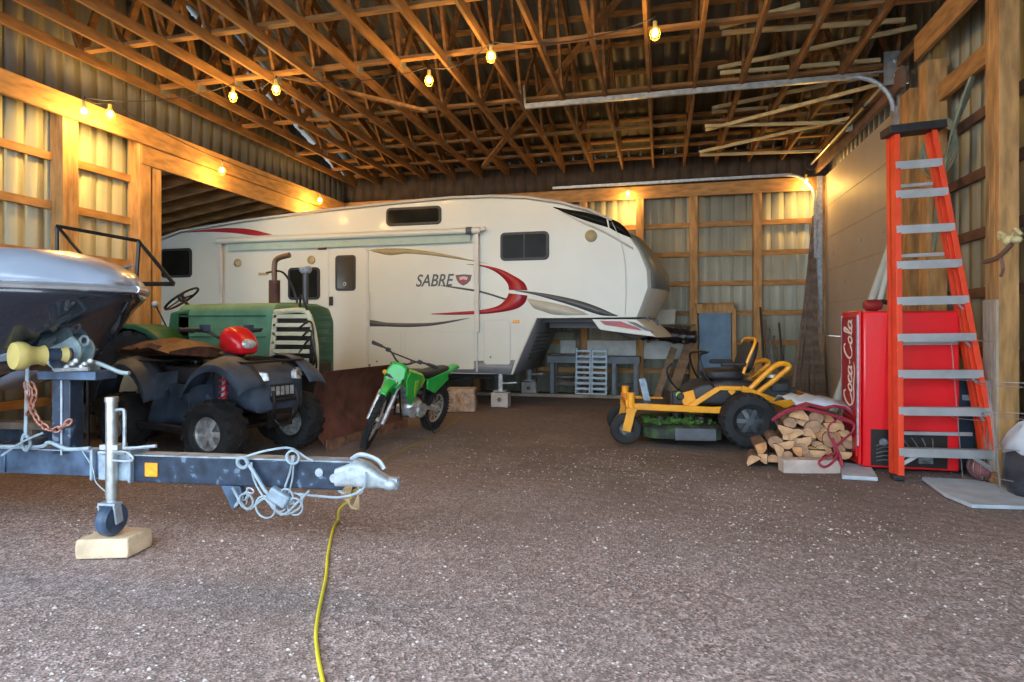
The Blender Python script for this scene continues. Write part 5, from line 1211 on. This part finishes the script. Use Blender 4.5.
# rear rails folded close behind
for a, b_ in ((bl-ldn*.16+dx*.03, tlp-ldn*.10+dx*.01), (br-ldn*.16-dx*.02, trp-ldn*.10-dx*.01)):
    MB(o).bar(V((a.x, a.y, .02)), b_, .03, .06, up=ldn).build('rear_rail', orange_f, tp, bevel=.002)
for k in (.12, .38, .64, .85):
    a = (bl-ldn*.16+dx*.08).lerp(tlp-ldn*.10+dx*.03, k); b_ = (br-ldn*.16-dx*.09).lerp(trp-ldn*.10-dx*.03, k); MB(o).bar(a, b_, .03, .03).build('rear_bar', alu, tp)

# ================================================================ FIREWOOD
wc_ = W(2.68, 5.85)   # middle of the pile front
def logmesh(kind, r, L_):
    mb = MB(); 
    if kind == 0: pts = [(r*math.cos(a), r*math.sin(a)) for a in [PI*k/7 for k in range(8)]]
    elif kind == 1: pts = [(0, 0)]+[(r*1.25*math.cos(a), r*1.25*math.sin(a)) for a in [PI/2*k/5 for k in range(6)]]
    else: pts = [(r*.85*math.cos(a), r*.85*math.sin(a)*(1 if math.sin(a) > 0 else .75)) for a in [2*PI*k/10 for k in range(10)]]
    pts = [(x*random.uniform(.93, 1.07), z*random.uniform(.93, 1.07)) for x, z in pts]
    cz0 = sum(p[1] for p in pts)/len(pts); cx0 = sum(p[0] for p in pts)/len(pts)
    n_ = len(pts); r1 = [V((x-cx0, 0, z-cz0)) for x, z in pts]; r2 = [V(((x-cx0)*.95, L_, (z-cz0)*.95)) for x, z in pts]
    mb.add(r1+r2, [(i, (i+1) % n_, n_+(i+1) % n_, n_+i) for i in range(n_)], 1); mb.add(r1, [tuple(range(n_))], 0); mb.add(r2, [tuple(reversed(range(n_)))], 0)
    return mb
lp = [logmesh(k % 3, .085, .40).build('firewood_log', [(cutw, cutw2, cutw3)[k % 3] if k != 4 else cutw, bark], bevel=.006) for k in range(6)]
for l in lp: l['category'] = 'firewood'
spots = [(752, 459, 0), (763, 449, 1), (776, 443, 2), (774, 459, 3), (788, 435, 4), (797, 452, 1), (806, 458, 5), (816, 455, 0), (786, 457, 2), (803, 443, 3), (808, 432, 0), (795, 421, 4), (785, 431, 0), (818, 444, 4), (830, 440, 5), (826, 449, 0),
         (800, 414, 0), (813, 427, 2), (823, 429, 3), (833, 428, 0), (838, 437, 1), (839, 449, 2), (844, 456, 3), (790, 423, 5), (816, 418, 5), (830, 419, 1), (841, 425, 4), (805, 423, 3), (848, 443, 5), (762, 459, 4), (795, 433, 3), (780, 450, 0), (812, 449, 1), (846, 434, 0), (802, 449, 2), (820, 437, 1), (811, 435, 4), (787, 446, 3), (795, 443, 5)]
grp = 'split firewood in the pile'; used = set()
dpt = W(0, 1); latv = W(1, 0)
for i, (px, py, k) in enumerate(spots):
    p = P(px, py, 5.86+random.uniform(-.04, .05)); p.z = max(p.z, .07)
    rot = (0, random.choice((0, .5, -.6, 2.6, 3.4, .2, 2.9, PI, 1.2)), YAW-.36+random.uniform(-.10, .10))
    if k not in used: l = lp[k]; used.add(k); l.location = p; l.rotation_euler = rot
    else: l = dup(lp[k], loc=p, rot=rot)
    l.scale = (random.uniform(.85, 1.15),)*3
    tag(l, 'split firewood piece with pale cut end in the pile beside the vending machine', 'firewood', grp)
t_ = MB(W(2.9, 5.8)); t_.box(P(809, 466, 5.74), (.53, .14, .145), rotz(YAW-.05)); pv = t_.build('kerb_stone', paver, bevel=.008); tag(pv, 'pinkish grey kerb stone block lying in front of the firewood', 'block')
# red strap and pale tarp over the pile
Q = lambda px, py, Z=5.78: P(px, py, Z)
o = Q(800, 410)
m = MB(o)
for k in range(2): m.tube(crv([Q(772, 421-k*1.5, 5.78), Q(785, 413-k*2, 5.78), Q(800, 409-k*1.5, 5.76), Q(822, 413-k, 5.74), Q(840, 417+k*2, 5.72), Q(853, 423+k, 5.7), Q(852, 432, 5.7), Q(842, 441, 5.68), Q(836, 447, 5.68)], 5), .011, 6)
m.tube(crv([Q(832, 438, 5.68), Q(836, 448, 5.66), Q(840, 458, 5.64), Q(842, 466, 5.62)], 5), .018, 6)
m.tube(crv([Q(838, 452, 5.66), Q(828, 456, 5.62), Q(819, 462, 5.58), Q(824, 467, 5.57), Q(832, 463, 5.58), Q(838, 454, 5.64)], 5), .012, 6)
m.tube(crv([Q(836, 444, 5.68), Q(829, 436, 5.68), Q(829, 426, 5.69), Q(836, 420, 5.7)], 5), .008, 6)
tag(m.build('ratchet_strap', red_st), 'red webbing strap looped over the firewood pile with a trailing tail', 'strap')
rings = []
for i in range(7):
    a = i/6; L1 = Q(796+58*a, 405-4*math.sin(a*3.1)+6*a, 5.85); rings.append([L1+dpt*(.5*j/5)+V((0, 0, .025*math.sin(i*1.7+j*2.1)+.05*math.sin(PI*j/5))) for j in range(6)])
m = MB(rings[0][0]); m.loft(rings, cap=False, closed=False); tag(m.build('tarp_sheet', tarp, solid=.012), 'pale blue grey folded tarp laid over the back of the firewood', 'tarp')
rg = MB(rings[0][0])
for j in range(0, 1): rg.tube([r[0]+V((0, -.01, -.015)) for r in rings], .016, 6)
tag(rg.build('red_rope', red_st), 'dark red rope along the edge of the pale tarp', 'rope')

# flat slabs on the ground
def slab(pxs, th, m_, name, label, cat):
    q = [G(a, b) for a, b in pxs]; q = [V((p.x, p.y, 0)) for p in q]; mb = MB(q[0]); mb.ext([p+V((0, 0, -.01)) for p in q], (0, 0, th+.01)); return tag(mb.build(name, m_, bevel=.004), label, cat)
slab([(840, 464), (871, 469), (878, 480), (842, 478)], .025, slab_b, 'paving_slab', 'small pale slab flat on the gravel left of the vending machine foot', 'slab')
slab([(922, 479), (975, 482), (1035, 494), (1040, 509), (972, 507), (945, 496)], .02, slab_b, 'plastic_sheet', 'pale grey flat sheet on the ground in front of the ladder foot', 'sheet')

# ================================================================ BACK WALL CLUTTER
def leaning(name, pa, pb, r, m_, label, cat, grp=None, sq=True):
    pa, pb = V(pa), V(pb); mb = MB(pa); mb.bar(pa, pb, r*2.6 if sq else r*2, r, up=(0, 1, 0)) if sq else mb.tube([pa, pb], r, 10)
    return tag(mb.build(name, m_), label, cat, grp)
xs_ = lambda px, Y=12.3: onY(px, 300, Y).x
for i in range(14):
    xb_ = xs_(788)+i*.045+random.uniform(-.02, .02); h = random.uniform(2.0, 3.5); xt = xb_+.25+h*.055
    leaning('leaning_board', (xb_, 12.02-.03*(i % 3), 0), (min(xt, 2.78), 12.34, h), random.uniform(.018, .03), wood_old if i % 3 else mat('grey_brown_board', (.28, .20, .13), .8, var=.3), 'weathered board leaning in the far right corner by the door track', 'board', 'boards leaning in the far corner')
for i, (px, h) in enumerate(((764, 1.75), (768, 1.5), (773, 1.35), (778, 1.2), (783, 1.45))):
    leaning('garden_tool_handle', (xs_(px), 12.0, 0), (xs_(px)-.06, 12.36, h), .018, (blackm, wood_old, grey_b, wood_old, blackm)[i], ('black pole leaning left of the garden tool handles on the back wall', 'brown handle leaning beside the black pole on the back wall', 'grey handle in the middle of those leaning on the back wall', 'shortest brown handle leaning on the back wall', 'black handle leaning next to the tall boards')[i], 'tool handle', sq=False)
# blue board & crate on top
a, b_ = onY(699, 380, 12.3), onY(731, 313, 12.3)
tag(MB((a.x, 12.3, 0)).box(((a.x+b_.x)/2, 12.3, b_.z/2), (b_.x-a.x, .05, b_.z)).build('foam_board', blue_b, bevel=.004), 'flat blue board standing upright against the back wall', 'board')
t = thing('wooden_shelf', 'shallow brown wooden shelf box above the blue board', 'shelf', ((a.x+b_.x)/2, 12.4, b_.z))
MB().box((0, -.02, .09), (b_.x-a.x+.1, .16, .18)).build('box', wood, t, bevel=.004); MB().box((0, -.06, .19), (b_.x-a.x+.16, .28, .02)).build('shelf_top', wood, t)
t = thing('wooden_shelf', 'x', 'shelf', (0, 0, 0)); bpy.data.objects.remove(t)
leaning('leaning_post', (b_.x+.06, 12.28, 0), (b_.x+.06, 12.38, b_.z+.1), .03, wood, 'narrow brown board upright beside the blue board', 'board')
# shelf brackets with box and rolled cover behind caravan nose
t = thing('storage_shelf', 'narrow shelf on the back wall behind the caravan nose', 'shelf', (0, 0, 0))
s0, s1 = onY(640, 325, 12.2), onY(690, 322, 12.2)
MB().box(((s0.x+s1.x)/2-.15, 12.35, s0.z-.0), (s1.x-s0.x+.5, .35, .03)).box(((s0.x+s1.x)/2-.15, 12.5, s0.z+.25), (s1.x-s0.x+.5, .06, .05)).build('board', wood_old, t)
MB().bar((s1.x-.1, 12.2, s0.z), (s1.x-.1, 12.5, s0.z-.3), .04, .04).build('bracket', wood_old, t)
c = onY(665, 314, 12.3); tt_ = thing('storage_bin', 'small pale bin on the shelf behind the caravan nose', 'bin', (c.x, 12.35, s0.z+.015))
MB().loft([[V((u, v, z)) for u, v in rrect(.42*k, .24*k, .03)] for z, k in ((0, .9), (.24, 1), (.26, 1.04), (.28, 1.04))]).build('body', mat('pale_bin', (.5, .5, .42), .5), tt_)
MB().box((.0, 0, .29), (.46, .27, .02)).build('lid', mat('bin_lid', (.35, .36, .33), .5), tt_, bevel=.006)
c0, c1 = onY(640, 335, 11.9), onY(697, 337, 11.9)
m = MB((c0.x, 11.9, 0)); pts_ = crv([c0+V((0, .1, .0)), c0.lerp(c1, .3)+V((0, .1, .05)), c0.lerp(c1, .7)+V((0, .12, .0)), c1+V((0, .1, 0))], 5)
m.tube(pts_, [.10+.05*math.sin(PI*i/len(pts_))+.015*math.sin(i*2.3) for i in range(len(pts_))], 12)
rolled = m.build('kayak_cover', mat('shiny_black_vinyl', (.015, .015, .02), .25, var=.4, scale=8, bump=.5), ang=60); tag(rolled, 'shiny black rolled cover hanging below the shelf behind the caravan nose', 'cover')
m = MB((c0.x, 12.2, 0)); m.bar((c0.x+.15, 11.85, c0.z-.12), (c0.x+.15, 12.45, c0.z-.12), .05, .05).bar((c1.x-.25, 11.85, c0.z-.12), (c1.x-.25, 12.55, c0.z-.12), .05, .05).bar((c1.x-.25, 12.52, c0.z-.12), (c1.x-.25, 12.52, 0), .07, .07)
tag(m.build('timber_stand', wood_old), 'wooden arms and post carrying the shiny black rolled cover', 'bracket')
# pale panel strip along wall (long white box below the shelf)
a, b_ = onY(560, 358, 12.45), onY(690, 341, 12.45)
tag(MB((a.x, 12.45, a.z)).box(((a.x+b_.x)/2, 12.5, (a.z+b_.z)/2), (b_.x-a.x, .05, b_.z-a.z)).build('white_panel', mat('white_board', (.62, .64, .60), .6), bevel=.004), 'long white panel fixed to the back wall under the caravan nose', 'panel')
# work bench
t = thing('work_bench', 'low grey bench against the back wall under the caravan nose', 'bench', (xs_(620, 12.1), 12.1, 0))
o = V((xs_(620, 12.1), 12.1, 0))
a, b_ = onY(548, 358, 12.0), onY(640, 353, 12.0); zt2 = .72
MB(o).box(((a.x+b_.x)/2, 12.15, zt2), (b_.x-a.x, .5, .14)).build('bench_top', grey_b, t, bevel=.004)
for x in (a.x+.1, (a.x+b_.x)/2-.3, b_.x-.5, b_.x-.08):
    for y in (11.95, 12.35): MB(o).box((x, y, zt2/2-.03), (.08, .08, zt2-.06)).build('leg', grey_b, t)
MB(o).box(((a.x+b_.x)/2, 12.3, .2), (b_.x-a.x-.1, .05, .08)).build('stretcher', wood_old, t)
# wooden shelving frame left of the ramp
t = thing('shelving_frame', 'brown timber shelving frame under the caravan nose', 'shelves', (xs_(562, 12.2), 12.2, 0))
o = V((xs_(562, 12.2), 12.2, 0)); a, b_ = xs_(533, 12.2), xs_(577, 12.2)
for x in (a, b_): MB(o).box((x, 12.35, .8), (.09, .09, 1.6)).build('upright', wood_old, t)
for z in (.35, .80, 1.28, 1.55): MB(o).box(((a+b_)/2, 12.33, z), (b_-a, .30, .04)).build('shelf', wood_old, t)
def jar(x, z, h, m_, lab, nm='paint_can', cat='can'):
    t2 = thing(nm, lab, cat, (x, 12.3, z)); MB().cyl((0, 0, 0), (0, 0, h), .065, 14).build('body', m_, t2); MB().cyl((0, 0, h), (0, 0, h+.015), .068, 14).build('lid', galv, t2)
jar(a+.2, 1.30, .17, rustl, 'brown can on the upper shelf behind the caravan front'); jar(a+.42, 1.30, .14, cream, 'cream can on the upper shelf behind the caravan front'); jar(a+.64, 1.30, .16, grey_b, 'grey can on the upper shelf behind the caravan front')
ramp_m = mat('dull_aluminium', (.26, .30, .33), .5, metal=.4)
# aluminium ramps
for i, (xa_, lab) in enumerate(((576, 'left aluminium loading ramp leaning on the back bench'), (592, 'right aluminium loading ramp leaning on the back bench'))):
    p = onY(xa_, 391, 11.7); t = thing('loading_ramp', lab, 'ramp', (p.x, 11.7, 0), rx=-.12)
    m = MB(); m.box((0, 0, .48), (.03, .06, .96)).box((.27, 0, .48), (.03, .06, .96)); m.build('side_rail', ramp_m, t)
    for k in range(9): MB().box((.135, 0, .06+k*.105), (.25, .05, .045)).build('rung', ramp_m, t)
# floor sill timber along the back wall
a, b_ = onY(430, 390, 11.5), onY(612, 396, 11.5)
tag(MB((a.x, 11.5, 0)).bar((a.x-.3, 11.55, .03), (1.5, 11.7, .03), .10, .06).build('ground_timber', mat('pale_old_sill', (.28, .22, .17), .85, var=.3), bevel=.004), 'long pale timber lying on the ground in front of the back wall clutter', 'timber')
leaning('plank', (xs_(655, 11.4), 11.3, 0), (xs_(674, 12.0), 12.2, .95), .05, mat('tan_plank', (.30, .20, .12), .8, var=.3), 'brown plank leaning behind the front of the yellow mower', 'board')
leaning('plank', (xs_(668, 11.3), 11.1, 0), (xs_(690, 12.0), 12.1, 1.05), .07, mat('tan_plank2', (.22, .15, .10), .8, var=.4), 'wide dark plank leaning behind the yellow mower', 'board')
t = thing('rubbish_bin', 'dark round bin standing behind the mower near the leaning boards', 'bin', W(3.15, 8.6)); MB().loft([[V((r*math.cos(2*PI*k/20), r*math.sin(2*PI*k/20), z)) for k in range(20)] for z, r in ((0, .2), (.55, .25), (.57, .27), (.6, .27))]).build('body', blackp, t)
MB().cyl((0, 0, .6), (0, 0, .62), .24, 20).build('lid', blackp, t)
# firewood stump under the caravan
p = G(462, 410); t = thing('straw_bale', 'rough brown square log block under the caravan behind the dirt bike', 'log block', (p.x, p.y, 0), YAW)
t.name = 'log_block'
m = MB(); rg = []
for z, k in ((0, 1), (.12, 1.04), (.25, .98), (.36, 1.0)): rg.append([V((u*k*(1+.05*math.sin(i*3+z*20)), v*k, z)) for i, (u, v) in enumerate(rrect(.46, .4, .05))])
m.loft(rg); m.build('block', mat('rough_split_block', (.40, .30, .23), .9, var=.45, scale=12, bump=.8), t)
m = MB(); m.tube(crv([(-.05, -.21, .30), (.0, -.23, .2), (.05, -.22, .05)], 4), .02, 6); m.build('loose_bark', cutw, t)

# ================================================================ RIGHT WALL CLUTTER
# pvc pipe leaning behind machine
tag(MB(P(835, 408, 7.2)).tube([P(833, 412, 7.3), P(893, 240, 7.6)], .05, 12).build('pvc_pipe', pvc), 'long pale plastic pipe leaning behind the vending machine', 'pipe')
tag(MB(P(885, 300, 6.9)).tube([P(872, 330, 7.0), P(900, 225, 7.2)], .03, 12).build('pvc_pipe', pvc), 'thinner pale pipe beside the long pipe behind the ladder', 'pipe')
# bundle of grey-green strips on the wall between posts
m = MB((2.9, 7.0, 3.0))
for k in range(9):
    y = 6.7+k*.05; m.tube(crv([(3.0, 6.75+k*.03, 4.0-k*.04), (2.92, 6.95+k*.03, 3.6-k*.04), (2.88, 7.15+k*.03, 3.15-k*.06), (2.9, 7.35+k*.02, 2.6-k*.05)], 5), .016, 6)
for k in range(4): m.torus((2.86, 7.25+k*.02, 3.35-k*.04), (1, .3, 0), .20+k*.02, .014, 24, 6)
tag(m.build('hose_bundle', hose_g), 'bundle of grey green hoses hanging on the right wall between two posts', 'hose')
# pale skull-like ornament on the post
p = onX(1010, 240, 2.72); t = thing('bone_ornament', 'pale yellow bone shaped ornament fixed to the large right post', 'ornament', p)
MB().ball((0, 0, 0), (.05, .06, .045)).ball((0, -.09, -.01), (.035, .05, .03)).ball((0, .08, .03), (.03, .05, .025)).build('skull', bone, t)
MB().tube(crv([(0, .04, .03), (-.02, .11, .08), (0, .15, .03)], 4), .014, 6).tube(crv([(0, -.04, .03), (-.02, -.11, .07), (0, -.16, .02)], 4), .014, 6).tube([(0, .02, -.03), (.04, .12, -.09)], .012, 6).build('horn', bone, t)
# root-like branch on post
tag(MB((2.7, 6.3, 1.8)).tube(crv([onX(985, 262, 2.72), onX(997, 258, 2.7), onX(1004, 252, 2.68), onX(1012, 244, 2.7)], 5), .02, 6).tube(crv([onX(1000, 255, 2.7), onX(1003, 268, 2.7), onX(1001, 276, 2.72)], 4), .014, 6).build('dry_branch', wood_red), 'dark crooked branch hanging under the bone ornament on the right post', 'branch')
tag(MB((2.8, 6.4, 1)).box((2.82, 6.165, .85), (.02, .23, 1.5)).build('post_cladding', mat('pale_weathered_wood', (.42, .36, .27), .85, var=.25, scale=8, stretch=(3, 3, .5)), bevel=.004), 'pale weathered board on the lower part of the large right post', 'board')
# wire tomato cages
def cage(x, y, h, r0_, r1_, lab, tilt=0):
    t = thing('wire_cage', lab, 'wire cage', (x, y, 0), ry=tilt)
    m = MB()
    for k in range(4):
        a = PI*k/2+.4; m.tube([(r0_*math.cos(a), r0_*math.sin(a), 0), (r1_*math.cos(a), r1_*math.sin(a), h)], .004, 5)
    m.build('upright', wire, t)
    for k in range(4): q = .15+k*.28; MB().torus((0, 0, h*min(1, q)), (0, 0, 1), r0_+(r1_-r0_)*min(1, q), .0035, 24, 5).build('hoop', wire, t)
c = W(4.25, 5.15); cage(c.x-.15, c.y+.25, 1.25, .10, .22, 'wire plant cage standing behind the right rail of the ladder')
c = W(4.1, 4.75); cage(c.x-.05, c.y+.1, .9, .13, .25, 'wire plant cage standing at the right edge beside the dark bag')
# dark bag bundle with white top at right edge
c = W(4.25, 4.9); t = thing('bundle_bag', 'dark clear wrapped bundle with pale top at the right edge', 'bag', (2.89, 5.66, 0))
m = MB(); rg = []
for i, (z, k) in enumerate(((0, .8), (.08, 1), (.25, 1.02), (.4, .92), (.5, .6), (.53, .2))): rg.append([V((.19*k*math.cos(2*PI*j/18)*(1+.07*math.sin(j*2+i)), .24*k*math.sin(2*PI*j/18)*(1+.06*math.cos(j*3+i)), z)) for j in range(18)])
m.loft(rg); m.build('sack', mat('black_bag', (.03, .035, .045), .3, var=.5, scale=10, bump=.7), t, ang=60)
m = MB(); rg = []
for i, (z, k) in enumerate(((.36, 1.0), (.47, .8), (.56, .5), (.60, .15))): rg.append([V((.20*k*math.cos(2*PI*j/18)*(1+.09*math.sin(j*3+i)), .24*k*math.sin(2*PI*j/18), z+.02*math.sin(j*2))) for j in range(18)])
m.loft(rg, cap=False); m.build('pale_top', tarp, t, solid=.008)
t = thing('round_basket', 'small red brown netted ball behind the ladder foot', 'ball', (2.80, 6.26, .10)); MB().ball((0, 0, 0), (.11, .11, .11), 20, 12).build('shell', mat('red_brown_net', (.22, .08, .08), .7, var=.4), t)
m = MB()
for k in range(6): m.torus((0, 0, 0), (math.cos(k*PI/6), math.sin(k*PI/6), 0), .113, .003, 24, 4)
m.build('net', wire, t); t.name = 'netted_ball'

# ================================================================ YELLOW CORD
def gz(x, y): return .022*noise.noise(V((x*.9, y*1.3, 0)))+.012*noise.noise(V((x*3, y*3, 5)))-.018
c1 = [G(a, b) for a, b in ((326, 690), (318, 655), (316, 632), (320, 605), (326, 575), (328, 552), (333, 530), (338, 518))]
c1 = [V((p.x, p.y, gz(p.x, p.y)+.008)) for p in c1]
lp_ = tj+rotz(TA) @ V((1.55, -.05, .46)); up0 = c1[-1]
cc = crv(c1, 8)
cc = [V((p.x, p.y, gz(p.x, p.y)+.008)) for p in cc]+crv([up0, up0.lerp(lp_, .3)+V((-.02, 0, .01)), up0.lerp(lp_, .7)+V((.02, 0, 0)), lp_], 6)[1:]
tag(MB(c1[0]).tube(cc, .0085, 8).build('extension_cord', cord_y), 'yellow cord running from the trailer coupler towards the camera', 'cord')
c2 = [G(a, b) for a, b in ((345, 495), (352, 478), (372, 462), (400, 450), (430, 438), (452, 424), (462, 416))]
c2 = crv([V((p.x, p.y, 0)) for p in c2[2:]], 8); c2 = [V((p.x, p.y, gz(p.x, p.y)+.006)) for p in c2]
tag(MB(c2[0]).tube(c2, .007, 6).build('extension_cord', mat('dusty_yellow_cord', (.30, .24, .06), .7)), 'dusty yellow cord lying on the dirt behind the dirt bike', 'cord')
m = MB(lp_)
for k in range(5): m.tube(crv([lp_+V((0, 0, .04)), lp_+V((-.03-k*.012, -.02, -.06)), lp_+V((-.02+k*.01, -.02, -.14)), lp_+V((.02, -.01, -.05)), lp_+V((.01, 0, .03))], 4), .0045, 5)
tag(m.build('cord_coil', mat('brown_cord', (.25, .17, .08), .7)), 'tangled brown cord hanging from the trailer coupler', 'cord')

t = thing('dark_gap_box', 'tall dark blue box added for the dark gap between the vending machine and the wall behind the ladder', 'gap filler', (2.76, 6.62, 0))  # made-up box standing in for a dark gap beside the machine
MB().box((0, 0, .48), (.17, .30, .92)).build('body', mat('dark_gap_blue', (.02, .035, .06), .45, var=.3), t, bevel=.02)
MB().tube(crv([(-.03, -.08, .93), (-.03, -.06, .98), (-.03, .06, .98), (-.03, .08, .93)], 4), .01, 6).build('handle', blackm, t)
MB().box((0, -.152, .70), (.06, .01, .05)).build('latch', galv_w, t)
